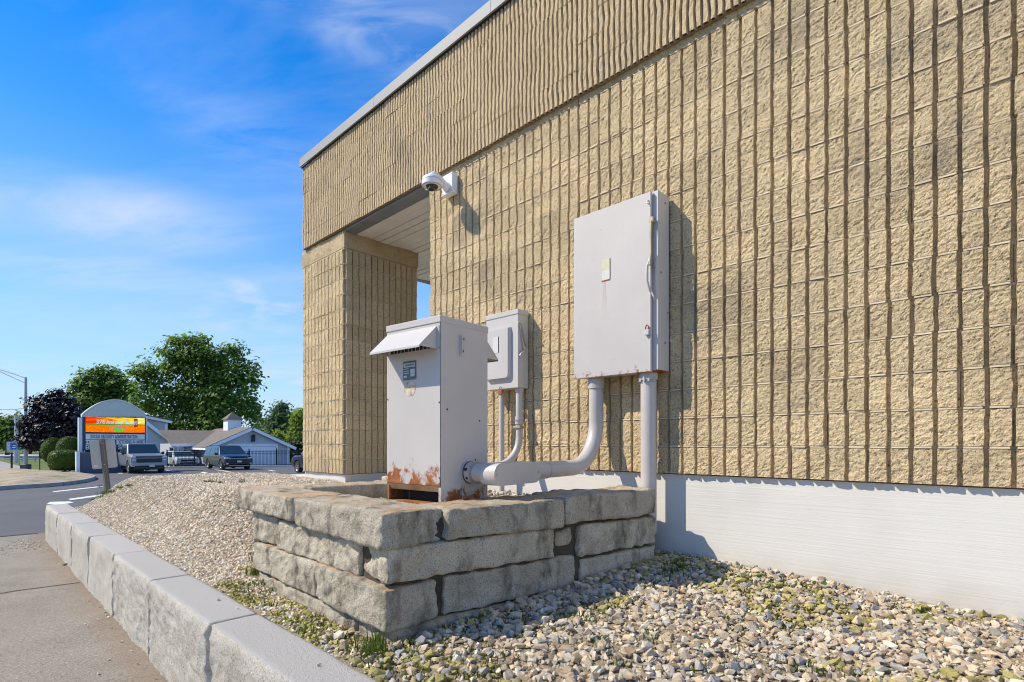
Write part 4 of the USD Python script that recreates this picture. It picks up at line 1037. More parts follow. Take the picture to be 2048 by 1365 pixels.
ha = obj("side_handle", hull([(0.002, 0.01, 0.56), (0.016, 0.01, 0.56), (0.002, 0.045, 0.545), (0.016, 0.045, 0.545), (0.002, 0.10, 0.42), (0.016, 0.10, 0.42), (0.002, 0.11, 0.36), (0.016, 0.11, 0.36), (0.002, 0.055, 0.345), (0.016, 0.055, 0.345)]), PIPEP, sb)
obj("lever", tube([(0.020, -0.012, 0.575), (0.024, 0.008, 0.555), (0.024, 0.045, 0.47), (0.024, 0.058, 0.42), (0.022, 0.085, 0.37)], [0.010, 0.007, 0.006, 0.006, 0.008], 8), BRONZE, ha, smooth=40)
obj("lever_tip", hull([(0.004, 0.02, 0.26), (0.02, 0.02, 0.26), (0.004, 0.005, 0.285), (0.02, 0.005, 0.285), (0.004, 0.085, 0.35), (0.02, 0.085, 0.35), (0.004, 0.03, 0.33), (0.02, 0.03, 0.33)]), PIPEP, ha)
lk = obj("padlock", box(-0.232, -0.180, -0.026, -0.008, -0.050, -0.010, 0.004), PADRUST, sb)
obj("shackle", tube([(-0.220, -0.017, -0.012), (-0.220, -0.017, 0.008), (-0.206, -0.017, 0.022), (-0.192, -0.017, 0.008), (-0.192, -0.017, -0.012)], 0.0045, 8), ZINC, lk, smooth=40)
# its two thin pipes
tp = thing("thin_conduit", "thin straight grey pipe dropping from the left of the small switch box", "conduit", (*site(-3.50, 3.50), EYE - 0.50), SITE)
obj("pipe", tube([(0, 0, 0.0), (0, 0, 0.992)], 0.0255, 18), PIPEP, tp, smooth=40)
obj("strap", tube([(0, 0, 0.255), (0, 0, 0.285)], 0.0285, 18), PIPEP, tp, smooth=40)
obj("strap_bolt", bolt((0.03, 0.0, 0.27), (1, 0, 0), 0.010, 0.03), RUST, tp)
obj("strap_bolt", bolt((-0.028, 0.0, 0.27), (-1, 0, 0), 0.010, 0.008), RUST, tp)
tp2 = thing("curved_conduit", "grey pipe from the small switch box curving towards the transformer back", "conduit", (*site(-3.275, 3.50), EYE), SITE)
rb_ = 0.0315
obj("pipe", tube([(0, 0, 0.235), (0, 0, 0.492)], rb_, 20), PIPEP, tp2, smooth=40)
obj("top_hub", tube([(0, 0, 0.455), (0, 0, 0.492)], rb_ + 0.007, 20), PIPEP, tp2, smooth=40)
cpl = obj("union", tube([(0, 0, 0.165), (0, 0, 0.235)], rb_ + 0.008, 20), PIPEP, tp2, smooth=40)
obj("union_ring", tube([(0, 0, 0.195), (0, 0, 0.205)], rb_ + 0.012, 20), ZINC, cpl, smooth=40)
obj("clamp", box(-0.045, 0.045, -0.042, 0.02, 0.125, 0.150, 0.004), BRONZE, tp2)
bd = np.array([-0.12, -0.99, 0.0])
b0 = np.array([0, 0, 0.06]); cor = np.array([0, 0, -0.20])
obj("bend", tube(np.vstack([[(0, 0, 0.17)], arc(b0, cor, cor + bd * 0.26, 14), [cor + bd * 0.62]]), rb_, 20), PIPEP, tp2, smooth=40)

# --- dome camera by the passage corner
cm = thing("security_camera", "white dome security camera on a wall plate above the passage", "security camera", (*site(-4.30, 3.545), EYE + 2.68), SITE)
pl = obj("wall_plate", box(-0.085, 0.085, -0.045, 0.03, -0.105, 0.105, 0.006), CAMWHITE, cm)
for sx in (-0.068, 0.068):
    for sz in (-0.088, 0.088):
        obj("plate_screw", bolt((sx, -0.045, sz), (0, -1, 0), 0.006, 0.002), CAMGREY, pl)
obj("arm", tube([(0, -0.040, -0.035), (0, -0.085, -0.018), (0, -0.135, 0.012), (0, -0.180, 0.030), (0, -0.215, 0.030), (0, -0.235, 0.012), (0, -0.240, -0.02)], [0.052, 0.038, 0.034, 0.034, 0.037, 0.042, 0.047], 22), CAMWHITE, cm, smooth=50)
hs_ = obj("housing", move(lathe([(0.0, 0.062), (0.045, 0.060), (0.084, 0.050), (0.099, 0.034), (0.102, 0.014), (0.103, 0.012), (0.103, -0.034), (0.099, -0.037), (0.0, -0.037)], 36), (0, -0.240, -0.055)), CAMWHITE, cm, smooth=40)
obj("seam", move(lathe([(0.1035, 0.014), (0.1042, 0.012), (0.1035, 0.009)], 36), (0, -0.240, -0.055)), CAMGREY, hs_)
obj("ring", move(lathe([(0.098, -0.034), (0.095, -0.042), (0.091, -0.042), (0.089, -0.036)], 36), (0, -0.240, -0.055)), CAMGREY, hs_)
obj("dome", move(lathe([(0.062, -0.037), (0.058, -0.052), (0.047, -0.066), (0.030, -0.076), (0.012, -0.081), (0.0, -0.082)], 30), (0, -0.240, -0.055)), SMOKED, hs_, smooth=60)
obj("lens", move(lathe([(0.0, -0.080), (0.018, -0.081), (0.020, -0.076)], 18), (0.006, -0.252, -0.057)), INSIDE, hs_)
obj("safety_cord", tube([(-0.045, -0.285, -0.10), (-0.02, -0.300, -0.145), (0.01, -0.295, -0.14), (0.03, -0.28, -0.10)], 0.0022, 6), CAMWHITE, hs_)
# ---------------------------------------------------------------- the far side of the parking lot
RB_ = 46.107
ND = np.array([0.6933, 0.7206])                 # along the fronts of the far buildings, to the right
UD = np.array([-0.7206, 0.6933])                # away from the camera


class Plane:
    """An upright plane through a point, running along `d`; turns a direction of view into metres along it and a height."""
    def __init__(self, px, depth, d=ND):
        self.p = np.array(at_depth(px, depth)[:2]); self.d = np.asarray(d, float)

    def x(self, px):
        a = (px - 1024) / 1062
        return float((a * self.p[1] - self.p[0]) / (self.d[0] - a * self.d[1]))

    def depth(self, px):
        return float(self.p[1] + self.d[1] * self.x(px))

    def z(self, px, py):
        return EYE + (885.7 - py) / 1062 * self.depth(px)

    def xz(self, px, py):
        return self.x(px), self.z(px, py)


def ground_at(p):
    return float(lot_z(-(CR * p[0] + SR * p[1])))


GLASS = material("dark_car_glass", {"p": ("principled_bsdf", {"base_color": (0.025, 0.04, 0.05), "roughness": 0.06, "specular_ior_level": 0.8})}, [], "p.BSDF")
TYRE = plain("tyre_rubber", (0.022, 0.022, 0.024), rough=0.85)
RIM = plain("alloy_rim", (0.50, 0.50, 0.52), rough=0.3, metallic=0.8)
BLACKP = plain("black_plastic", (0.018, 0.018, 0.022), rough=0.5)
LAMP = plain("lamp_lens", (0.62, 0.64, 0.66), rough=0.15, spec=0.7)
AMBER = plain("amber_lens", (0.62, 0.22, 0.03), rough=0.2)
PLATEG = plain("licence_plate", (0.45, 0.55, 0.50), rough=0.5)
CHROME = plain("chrome_trim", (0.55, 0.56, 0.58), rough=0.2, metallic=0.9)


def paint(name, c, metallic=0.3):
    return material(name, {"p": ("principled_bsdf", {"base_color": c, "roughness": 0.32, "metallic": metallic, "coat_weight": 0.8, "coat_roughness": 0.06})}, [], "p.BSDF")


def sph(c, r):
    out = []
    for a in np.linspace(0, 2 * np.pi, 8, endpoint=False):
        for e in (-1.0, -0.45, 0.0, 0.45, 1.0):
            q = e * np.pi / 2 * 0.98
            out.append((c[0] + r * math.cos(q) * math.cos(a), c[1] + r * math.cos(q) * math.sin(a), c[2] + r * math.sin(q)))
    return out


def rhull(pts, r):
    return hull(sum([sph(p, r) for p in pts], []))


def mf(m):
    return m3.Manifold(m3.Mesh(np.asarray(m[0], np.float32), np.asarray(m[1], np.uint32)))


def mirror(pts):
    return [(s * x, y, z) for x, y, z in pts for s in (1, -1)]


def vehicle(name, label, cat, loc, rz, col, kind, group=None, scale=None):
    """Nose towards -y. kind: pickup or suv."""
    t = thing(name, label, cat, loc, rz, group)
    if scale:
        UsdGeom.Xformable(t).AddScaleOp().Set(Gf.Vec3f(*scale))
    if kind == "pickup":
        L, W, wr, axles = 5.88, 1.0, 0.41, (0.98, 4.72)
        low = rhull(mirror([(0.93, 0.12, 0.62), (0.93, 0.10, 1.0), (0.90, 0.30, 1.10), (0.93, 5.78, 0.62), (0.93, 5.78, 1.28), (0.93, 2.0, 1.18), (0.9, 0.4, 0.5), (0.9, 5.6, 0.5)]), 0.07)
        hood = rhull(mirror([(0.86, 0.14, 1.13), (0.88, 1.5, 1.22), (0.88, 0.3, 1.0), (0.88, 1.6, 1.0)]), 0.06)
        cab = rhull(mirror([(0.90, 1.42, 1.15), (0.90, 3.78, 1.15), (0.74, 2.12, 1.86), (0.74, 3.55, 1.86)]), 0.06)
        bed = box(-0.78, 0.78, 3.95, 5.72, 0.85, 2.0)
        m = mf(low) + mf(hood) + mf(cab) - mf(bed)
        ws = [(1.40, 1.24), (2.06, 1.85)]; wsx = (0.86, 0.74); sides = [(1.75, 2.62), (2.70, 3.62)]; zt, zb = 1.80, 1.26; top_z = 1.92
        cabf, cabb = (1.42, 2.12), (3.78, 3.55)
    else:
        L, W, wr, axles = 4.95, 1.0, 0.37, (0.95, 3.80)
        low = rhull(mirror([(0.90, 0.16, 0.50), (0.88, 0.10, 0.80), (0.90, 0.40, 0.95), (0.92, 4.80, 0.5), (0.92, 4.82, 1.02), (0.92, 1.5, 1.02), (0.86, 0.5, 0.36), (0.86, 4.5, 0.36)]), 0.07)
        hood = rhull(mirror([(0.80, 0.22, 0.98), (0.86, 1.3, 1.10), (0.86, 0.4, 0.8), (0.86, 1.4, 0.8)]), 0.06)
        cab = rhull(mirror([(0.90, 1.22, 1.06), (0.90, 4.78, 1.06), (0.70, 2.02, 1.69), (0.70, 4.40, 1.67)]), 0.06)
        m = mf(low) + mf(hood) + mf(cab)
        ws = [(1.20, 1.14), (1.94, 1.68)]; wsx = (0.84, 0.70); sides = [(1.70, 2.50), (2.57, 3.42), (3.50, 4.30)]; zt, zb = 1.64, 1.14; top_z = 1.79
        cabf, cabb = (1.22, 2.02), (4.78, 4.40)
    for y in axles:
        for s in (-1, 1):
            c = np.asarray(lathe([(0.0, -0.22), (wr + 0.07, -0.22), (wr + 0.07, 0.22), (0.0, 0.22)], 20, "x")[0]); c2 = (c + [s * 0.98, y, wr], lathe([(0.0, -0.22), (wr + 0.07, -0.22), (wr + 0.07, 0.22), (0.0, 0.22)], 20, "x")[1])
            q = hull(c2[0]); m = m - mf(q)
    body = m.to_mesh()
    obj("body", (np.asarray(body.vert_properties)[:, :3], np.asarray(body.tri_verts)), col, t, smooth=35)
    obj("underbody", box(-0.80, 0.80, 0.35, L - 0.25, 0.22, 0.62), BLACKP, t)
    # windscreen and side windows lie just proud of the cab
    (y0, z0), (y1, z1) = ws
    g = 0.065
    nrm = np.array([0, -(z1 - z0), (y1 - y0)]); nrm /= np.linalg.norm(nrm)
    q = np.array([(-wsx[0], y0, z0), (wsx[0], y0, z0), (wsx[1], y1, z1), (-wsx[1], y1, z1)])
    obj("windscreen", hull(np.vstack([q + nrm * (g - 0.035), q + nrm * (g - 0.02)])), GLASS, t)
    slope = (0.90 - wsx[1] - 0.0) / (zt + 0.08 - 1.1)
    for s in (-1, 1):
        for k, (a, b) in enumerate(sides):
            fa = (cabf[1] - cabf[0]) * 0.85 if k == 0 else 0.02
            fb = -0.20 if (k == len(sides) - 1) else 0.0
            q = np.array([(0.90 - (zb - 1.12) * slope, a - 0.05, zb), (0.90 - (zb - 1.12) * slope, b, zb), (0.90 - (zt - 1.12) * slope, b + fb, zt), (0.90 - (zt - 1.12) * slope, a + (0.42 if k == 0 else 0.0), zt)])
            q = np.vstack([q + [0.050, 0, 0], q + [0.072, 0, 0]]); q[:, 0] *= s
            obj("side_window", hull(q), GLASS, t)
    for y in axles:
        for s in (-1, 1):
            w_ = obj("wheel", move(lathe([(wr * 0.62, -0.12), (wr * 0.93, -0.13), (wr, -0.09), (wr, 0.09), (wr * 0.93, 0.13), (wr * 0.62, 0.12)], 26, "x"), (s * 0.85, y, wr)), TYRE, t, smooth=40)
            obj("rim", move(lathe([(0.0, 0.10 * s), (wr * 0.16, 0.10 * s), (wr * 0.20, 0.075 * s), (wr * 0.55, 0.085 * s), (wr * 0.64, 0.11 * s)], 26, "x"), (s * 0.85, y, wr)), RIM, w_)
            for k in range(5):
                a = k * 2 * np.pi / 5 + 0.3
                cy, cz = math.cos(a), math.sin(a)
                obj("spoke_gap", hull([(s * 0.85 + s * (0.084 + e), y + r_ * math.cos(a + d_), wr + r_ * math.sin(a + d_)) for r_, d_ in ((wr * 0.26, 0.22), (wr * 0.26, -0.22), (wr * 0.52, 0.30), (wr * 0.52, -0.30)) for e in (0.0, 0.010)]), TYRE, w_)
    for s in (-1, 1):
        mz = 1.26 if kind == "pickup" else 1.14
        my = 1.62 if kind == "pickup" else 1.45
        obj("mirror", rhull([(s * 1.10, my, mz - 0.03), (s * 1.18, my, mz - 0.03), (s * 1.10, my + 0.03, mz + 0.10), (s * 1.18, my + 0.03, mz + 0.10), (s * 0.97, my + 0.02, mz)], 0.03), BLACKP, t)
    if kind == "pickup":
        gr = obj("grille", box(-0.70, 0.70, 0.015, 0.06, 0.72, 0.98, 0.01), BLACKP, t)
        obj("grille_bar", box(-0.88, 0.88, 0.002, 0.04, 0.975, 1.025, 0.01), col, gr)
        obj("upper_grille", box(-0.72, 0.72, 0.012, 0.06, 1.03, 1.10, 0.01), BLACKP, t)
        for s in (-1, 1):
            h = obj("headlight", box(min(s * 0.73, s * 0.97), max(s * 0.73, s * 0.97), 0.02, 0.12, 1.03, 1.12, 0.015), LAMP, t)
            obj("turn_signal", box(min(s * 0.90, s * 1.0), max(s * 0.90, s * 1.0), 0.05, 0.16, 1.035, 1.08, 0.01), AMBER, h)
            obj("headlight", box(min(s * 0.74, s * 0.93), max(s * 0.74, s * 0.93), 0.012, 0.1, 0.85, 0.93, 0.015), LAMP, t)
            obj("bumper_corner", box(min(s * 0.80, s * 0.99), max(s * 0.80, s * 0.99), -0.03, 0.10, 0.46, 0.52, 0.01), CHROME, t)
        obj("bumper", rhull(mirror([(0.90, 0.02, 0.54), (0.90, 0.02, 0.66), (0.92, 0.25, 0.60)]), 0.05), col, t)
        obj("air_dam", box(-0.78, 0.78, 0.04, 0.2, 0.27, 0.50, 0.02), BLACKP, t)
        obj("licence_plate", box(-0.02, 0.29, -0.045, -0.030, 0.42, 0.57), PLATEG, t)
    else:
        gr = obj("grille", box(-0.60, 0.60, 0.02, 0.09, 0.66, 0.84, 0.02), BLACKP, t)
        obj("grille_bar", box(-0.86, 0.86, 0.008, 0.09, 0.84, 0.885, 0.01), CHROME, gr)
        for s in (-1, 1):
            obj("headlight", hull([(s * 0.60, 0.02, 0.80), (s * 0.60, 0.02, 0.90), (s * 0.95, 0.20, 0.84), (s * 0.95, 0.22, 0.95), (s * 0.70, 0.06, 0.92)]), LAMP, t)
            obj("fog_lamp", box(min(s * 0.72, s * 0.86), max(s * 0.72, s * 0.86), 0.03, 0.1, 0.45, 0.52, 0.01), LAMP, t)
            obj("roof_rail", tube([(s * 0.66, 2.2, 1.745), (s * 0.66, 2.4, 1.80), (s * 0.66, 4.1, 1.79), (s * 0.66, 4.35, 1.73)], 0.022, 8), BLACKP, t)
        obj("lower_grille", box(-0.66, 0.66, 0.02, 0.09, 0.42, 0.56, 0.02), BLACKP, t)
        obj("skid_strip", box(-0.70, 0.70, 0.01, 0.09, 0.31, 0.36, 0.01), CHROME, t)
        obj("licence_plate", box(-0.155, 0.155, 0.005, 0.018, 0.56, 0.70), PLATEG, t)
    return t


def park(px, depth, rel=None):
    p = at_depth(px, depth); return (p[0], p[1], ground_at(p))


vehicle("pickup_truck", "grey pickup truck parked nose out in front of the shop sign", "pickup truck", park(299, 34.4), RB_, paint("truck_grey", (0.27, 0.285, 0.31), 0.15), "pickup")
vehicle("parked_suv", "dark navy suv parked nose out before the grey garage", "suv", park(479, 38.6), RB_, paint("suv_navy", (0.018, 0.026, 0.045), 0.2), "suv")
vehicle("parked_suv", "dark suv mostly hidden behind the block pier", "suv", (lambda p: (p[0], p[1], ground_at(p)))(at_depth(610.5, 34.2)), RB_ + 180, paint("suv_charcoal", (0.028, 0.031, 0.038), 0.3), "suv")
vehicle("parked_car", "low white car parked behind the black picket fence", "car", park(377, 46.8), RB_, paint("car_white", (0.66, 0.67, 0.68), 0.0), "suv", None, (0.96, 0.95, 0.82))

# --- shop sign with its screen
sp = Plane(231, 38.0)
SIGNGREY = plain("sign_grey_panel", (0.58, 0.62, 0.56), rough=0.5, grime=0.06, scale=1.5)
SIGNEDGE = plain("sign_pale_edge", (0.66, 0.72, 0.78), rough=0.4, grime=0.04)
SIGNBLUE = plain("sign_dark_blue", (0.035, 0.05, 0.085), rough=0.5)
SIGNWHITE = plain("sign_white_row", (0.80, 0.82, 0.77), rough=0.5, grime=0.04)
BASEBLUE = plain("sign_base_slate", (0.085, 0.10, 0.135), rough=0.7)
LETTER = plain("sign_letter_dark", (0.05, 0.055, 0.06), rough=0.6)
LETTERW = plain("sign_letter_white", (0.82, 0.83, 0.84), rough=0.6)
g0 = ground_at(sp.p)
sg = thing("shop_sign", "arched roadside shop sign with a bright orange screen and tenant panels", "sign", (sp.p[0], sp.p[1], 0), RB_)
xl, xr = sp.x(168.5), sp.x(291)
zA, zL = sp.z(231, 801), sp.z(168, 831)
arch = [(xl - 0.12, sp.z(168, 834))] + [(x, zA - (zA - zL) * ((x - (xl + xr) / 2) / ((xr - xl) / 2 + 0.12)) ** 2) for x in np.linspace(xl - 0.12, xr + 0.02, 26)] + [(xr + 0.02, sp.z(291, 834) - 0.0)]
obj("arch_panel", prism(arch, 0.0, 0.5), SIGNGREY, sg)
rim_in = arch[1:-1]; rim_out = [(x, z + 0.07) for x, z in rim_in]
obj("arch_rim", prism(rim_in + rim_out[::-1], -0.06, 0.58), SIGNEDGE, sg)
ztop, zbot = sp.z(231, 834), sp.z(231, 866.5)
obj("cabinet", box(xl - 0.10, xr + 0.02, 0.012, 0.5, sp.z(231, 901), ztop), SIGNBLUE, sg)
obj("left_post", box(xl - 0.30, xl - 0.10, 0.02, 0.48, g0, sp.z(168, 836), 0.01), SIGNEDGE, sg)
obj("right_post", box(xr + 0.02, xr + 0.12, 0.05, 0.45, g0, ztop, 0.01), SIGNEDGE, sg)
xlo, xhi = sp.x(171.5), sp.x(289.5)
SCREEN = material("screen_picture", {
    "tc": ("texture_coordinate", {}), "sep": ("separate_xyz", {}), "v": ("map_range", {"from_min": zbot + 0.05, "from_max": ztop - 0.05, "clamp": True}),
    "mp": ("mapping", {"scale": (0.9, 1, 2.6)}), "n": ("noise_texture", {"scale": 1.3, "detail": 4.0, "distortion": 0.6}), "nf": ("noise_texture", {"scale": 9.0, "detail": 3.0}),
    "up": ("rgb_ramp", {"ramp": [(0.28, (0.75, 0.03, 0.0)), (0.42, (1.0, 0.14, 0.0)), (0.52, (1.0, 0.42, 0.0)), (0.62, (1.0, 0.75, 0.03)), (0.75, (0.95, 0.85, 0.45))]}),
    "dn": ("rgb_ramp", {"ramp": [(0.25, (0.55, 0.05, 0.0)), (0.45, (1.0, 0.13, 0.0)), (0.6, (1.0, 0.27, 0.0)), (0.8, (1.0, 0.5, 0.05))]}),
    "hi": ("rgb_ramp", {"ramp": [(0.0, (0, 0, 0)), (0.43, (0, 0, 0)), (0.50, (1, 1, 1)), (1.0, (1, 1, 1))]}),
    "bd": ("rgb_ramp", {"ramp": [(0.0, (0, 0, 0)), (0.46, (0, 0, 0)), (0.49, (1, 1, 1)), (0.545, (1, 1, 1)), (0.575, (0, 0, 0)), (1.0, (0, 0, 0))]}),
    "xr": ("map_range", {"from_min": -1.9, "from_max": 1.9, "to_min": -0.22, "to_max": 0.20}), "xa": ("math", {"math_type": "add"}), "m1": ("mix", {}), "m2": ("mix", {"color2": (0.07, 0.28, 0.015)}), "e": ("emission", {"strength": 0.85})},
    [("tc.object", "sep.vector"), ("sep.z", "v.value"), ("tc.object", "mp.vector"), ("mp.vector", "n.vector"), ("mp.vector", "nf.vector"), ("sep.x", "xr.value"), ("n.fac", "xa.value1"), ("xr.result", "xa.value2"), ("xa.value", "up.fac"), ("nf.fac", "dn.fac"), ("v.result", "hi.fac"), ("v.result", "bd.fac"),
     ("hi.color", "m1.fac"), ("dn.color", "m1.color1"), ("up.color", "m1.color2"), ("m1.color", "m2.color1"), ("bd.color", "m2.fac"), ("m2.color", "e.color")], surface="e.emission")


def glow(name, c, s=0.8):
    return material(name, {"e": ("emission", {"color": c, "strength": s})}, [], "e.emission")


sc = obj("screen", box(xlo, xhi, -0.012, 0.02, zbot + 0.05, ztop - 0.05), SCREEN, sg)
cx = (xlo + xhi) / 2
obj("screen_word", text("376 Amherst Street", 0.28, (cx + 0.05, -0.016, zbot + 0.64), 0.003, True, 2.35), glow("screen_blue", (0.24, 0.60, 0.85), 0.85), sc)
obj("screen_word", text("1:20 PM", 0.20, (cx + 0.1, -0.016, zbot + 0.28), 0.003, True, 1.0), glow("screen_teal", (0.30, 0.30, 0.30), 0.7), sc)
obj("screen_patch", box(cx - 0.12, cx + 0.38, -0.0135, -0.011, zbot + 0.07, zbot + 0.36), glow("screen_green", (0.08, 0.62, 0.03), 0.8), sc)
obj("screen_patch", box(cx + 1.05, cx + 1.28, -0.0135, -0.011, zbot + 0.45, ztop - 0.1), glow("screen_brown", (0.35, 0.05, 0.0), 0.8), sc)
r1 = obj("tenant_panel", box(xlo, xhi, -0.006, 0.02, sp.z(231, 879.5), sp.z(231, 868.5)), SIGNWHITE, sg)
obj("lettering", text("SOCIAL SECURITY ADMINISTRATION", 0.25, (cx - 0.1, -0.012, sp.z(231, 877.2)), 0.004, True, xhi - xlo - 0.72), LETTER, r1)
xm = sp.x(231.5)
r2 = obj("tenant_panel", box(xm + 0.04, xhi, -0.006, 0.02, sp.z(231, 889.5), sp.z(231, 880.8)), SIGNWHITE, sg)
obj("lettering", text("KITCHENS-N-MORE", 0.21, ((xm + xhi) / 2 + 0.05, -0.012, sp.z(231, 887.5)), 0.004, True, (xhi - xm) * 0.86), LETTER, r2)
r3 = obj("tenant_panel", box(xlo, xm - 0.04, -0.006, 0.02, sp.z(231, 889.5), sp.z(231, 880.8)), SIGNWHITE, sg)
obj("lettering", text("FM", 0.17, (xlo + 0.15, -0.012, sp.z(231, 887.5)), 0.004, True), LETTER, r3)
r4 = obj("tenant_panel", box(xlo, xhi, -0.004, 0.02, sp.z(231, 900.5), sp.z(231, 890.6)), SIGNBLUE, sg)
obj("lettering", text("BA", 0.27, (sp.x(180), -0.010, sp.z(231, 898.8)), 0.004, True), LETTERW, r4)
obj("lettering", text("N SHOP", 0.27, (sp.x(247), -0.010, sp.z(231, 898.8)), 0.004, True), LETTERW, r4)
obj("dark_recess", box(xlo, xhi, 0.25, 0.4, g0, sp.z(231, 901)), SIGNBLUE, sg)
bs = Plane(158, 35.0)
wl = thing("sign_base_wall", "low slate blue wall with a pale end post before the shop sign", "low wall", (bs.p[0], bs.p[1], 0), RB_)
gb = ground_at(bs.p) - 0.1
obj("wall_body", box(bs.x(160), bs.x(246), 0.0, 0.5, gb, bs.z(200, 905)), BASEBLUE, wl)
obj("end_post", box(bs.x(152.5), bs.x(159.8), -0.06, 0.56, gb, bs.z(158, 904)), SIGNEDGE, wl)

# --- house and garage
SIDING = material("grey_siding", {
    "geo": ("geometry", {}), "sep": ("separate_xyz", {}), "fr": ("math", {"math_type": "multiply", "value2": 6.5}), "fc": ("math", {"math_type": "fraction"}),
    "b": ("bump", {"strength": 0.6, "distance": 0.02}), "n": ("noise_texture", {"scale": 2.0, "detail": 4.0}), "r": ("rgb_ramp", {"ramp": [(0.3, (0.45, 0.47, 0.52)), (0.7, (0.50, 0.52, 0.57))]}), "p": ("principled_bsdf", {"roughness": 0.7})},
    [("geo.position", "sep.vector"), ("sep.z", "fr.value1"), ("fr.value", "fc.value1"), ("fc.value", "b.height"), ("b.normal", "p.normal"), ("geo.position", "n.vector"), ("n.fac", "r.fac"), ("r.color", "p.base_color")], surface="p.BSDF")
TRIM = plain("white_trim", (0.78, 0.80, 0.84), rough=0.6, grime=0.04)
SHINGLE = material("grey_brown_shingles", {
    "geo": ("geometry", {}), "n": ("noise_texture", {"scale": 3.0, "detail": 6.0, "roughness": 0.7}), "r": ("rgb_ramp", {"ramp": [(0.3, (0.12, 0.10, 0.085)), (0.6, (0.18, 0.155, 0.13)), (0.8, (0.23, 0.20, 0.17))]}),
    "sep": ("separate_xyz", {}), "w": ("math", {"math_type": "multiply", "value2": 14.0}), "f": ("math", {"math_type": "fraction"}), "b": ("bump", {"strength": 0.5, "distance": 0.02}), "p": ("principled_bsdf", {"roughness": 0.9})},
    [("geo.position", "n.vector"), ("n.fac", "r.fac"), ("r.color", "p.base_color"), ("geo.position", "sep.vector"), ("sep.z", "w.value1"), ("w.value", "f.value1"), ("f.value", "b.height"), ("b.normal", "p.normal")], surface="p.BSDF")
GDOOR = plain("garage_door_white", (0.80, 0.81, 0.84), rough=0.5, grime=0.03)


def slab(p, q, y0, y1, th):
    """A roof slope in section from p to q (x, z), th thick, from y0 to y1."""
    p, q = np.array(p), np.array(q); d = (q - p) / np.linalg.norm(q - p); n = np.array([-d[1], d[0]]) * (1 if d[0] > 0 else -1)
    return prism([tuple(p), tuple(q), tuple(q + n * th), tuple(p + n * th)], y0, y1)


gp = Plane(502.5, 50.0)
garage = thing("garage", "grey clapboard garage with white door, lantern and small roof cupola", "garage", (gp.p[0], gp.p[1], 0), RB_)
gg = -0.95
L_, R_, A_ = gp.xz(421, 891), gp.xz(579, 892), gp.xz(502.5, 857)
eL, eR = (L_[0] - 0.45, L_[1] - 0.28), (R_[0] + 0.45, R_[1] - 0.22)
za = A_[1]
GL = 9.5
obj("wall", prism([(L_[0], gg), (R_[0], gg), (R_[0], L_[1]), (A_[0], za - 0.05), (L_[0], L_[1])], 0.0, GL), SIDING, garage)
rf = obj("roof", slab(eL, (A_[0], za), -0.35, GL + 0.3, 0.14), SHINGLE, garage)
rf2 = obj("roof", slab((A_[0] + 0.0, za), eR, -0.35, GL + 0.3, 0.14), SHINGLE, garage)
obj("rake_board", slab((eL[0], eL[1] - 0.20), (A_[0], za - 0.20), -0.39, -0.352, 0.27), TRIM, garage)
obj("rake_board", slab((A_[0], za - 0.20), (eR[0], eR[1] - 0.20), -0.39, -0.352, 0.27), TRIM, garage)
obj("corner_board", box(L_[0] - 0.02, L_[0] + 0.22, -0.03, -0.001, gg, L_[1] - 0.05), TRIM, garage)
obj("corner_board", box(R_[0] - 0.22, R_[0] + 0.02, -0.03, -0.001, gg, L_[1] - 0.05), TRIM, garage)
dl, dr_, dt = gp.x(460), gp.x(551), gp.z(505, 893.5)
fr = obj("door_frame", join(box(dl - 0.22, dl, -0.05, -0.001, gg, dt), box(dr_, dr_ + 0.22, -0.05, -0.001, gg, dt), box(dl - 0.22, dr_ + 0.22, -0.055, -0.001, dt, dt + 0.26)), TRIM, garage)
gd = obj("garage_door", box(dl, dr_, -0.03, -0.002, gg, dt - 0.0), GDOOR, garage)
for k in range(4):
    zz = gg + (dt - gg) * k / 4
    obj("door_section", box(dl + 0.03, dr_ - 0.03, -0.045, -0.031, zz + 0.03, zz + (dt - gg) / 4 - 0.02, 0.006), GDOOR, gd)
obj("shadow_strip", box(dl, dr_, -0.034, -0.031, dt - 0.16, dt - 0.001), BLACKP, gd)
lx, lz = gp.xz(505.5, 878)
ln = obj("wall_lantern", box(lx - 0.16, lx + 0.16, -0.25, -0.02, lz - 0.28, lz + 0.25, 0.05), BLACKP, garage)
obj("lantern_cap", hull([(lx - 0.2, -0.28, lz + 0.25), (lx + 0.2, -0.28, lz + 0.25), (lx - 0.2, 0.0, lz + 0.25), (lx + 0.2, 0.0, lz + 0.25), (lx, -0.14, lz + 0.42)]), BLACKP, ln)
obj("eave_gutter", box(eL[0] - 0.06, eL[0] + 0.10, -0.35, GL, eL[1] - 0.14, eL[1] + 0.05), TRIM, garage)
cu = obj("cupola", box(A_[0] - 0.62, A_[0] + 0.62, 4.4, 5.7, za - 0.5, za + 0.95), TRIM, garage)
obj("cupola_roof", hull([(A_[0] - 0.78, 4.2, za + 0.95), (A_[0] + 0.78, 4.2, za + 0.95), (A_[0] - 0.78, 5.9, za + 0.95), (A_[0] + 0.78, 5.9, za + 0.95), (A_[0], 5.05, za + 1.75)]), SHINGLE, cu)
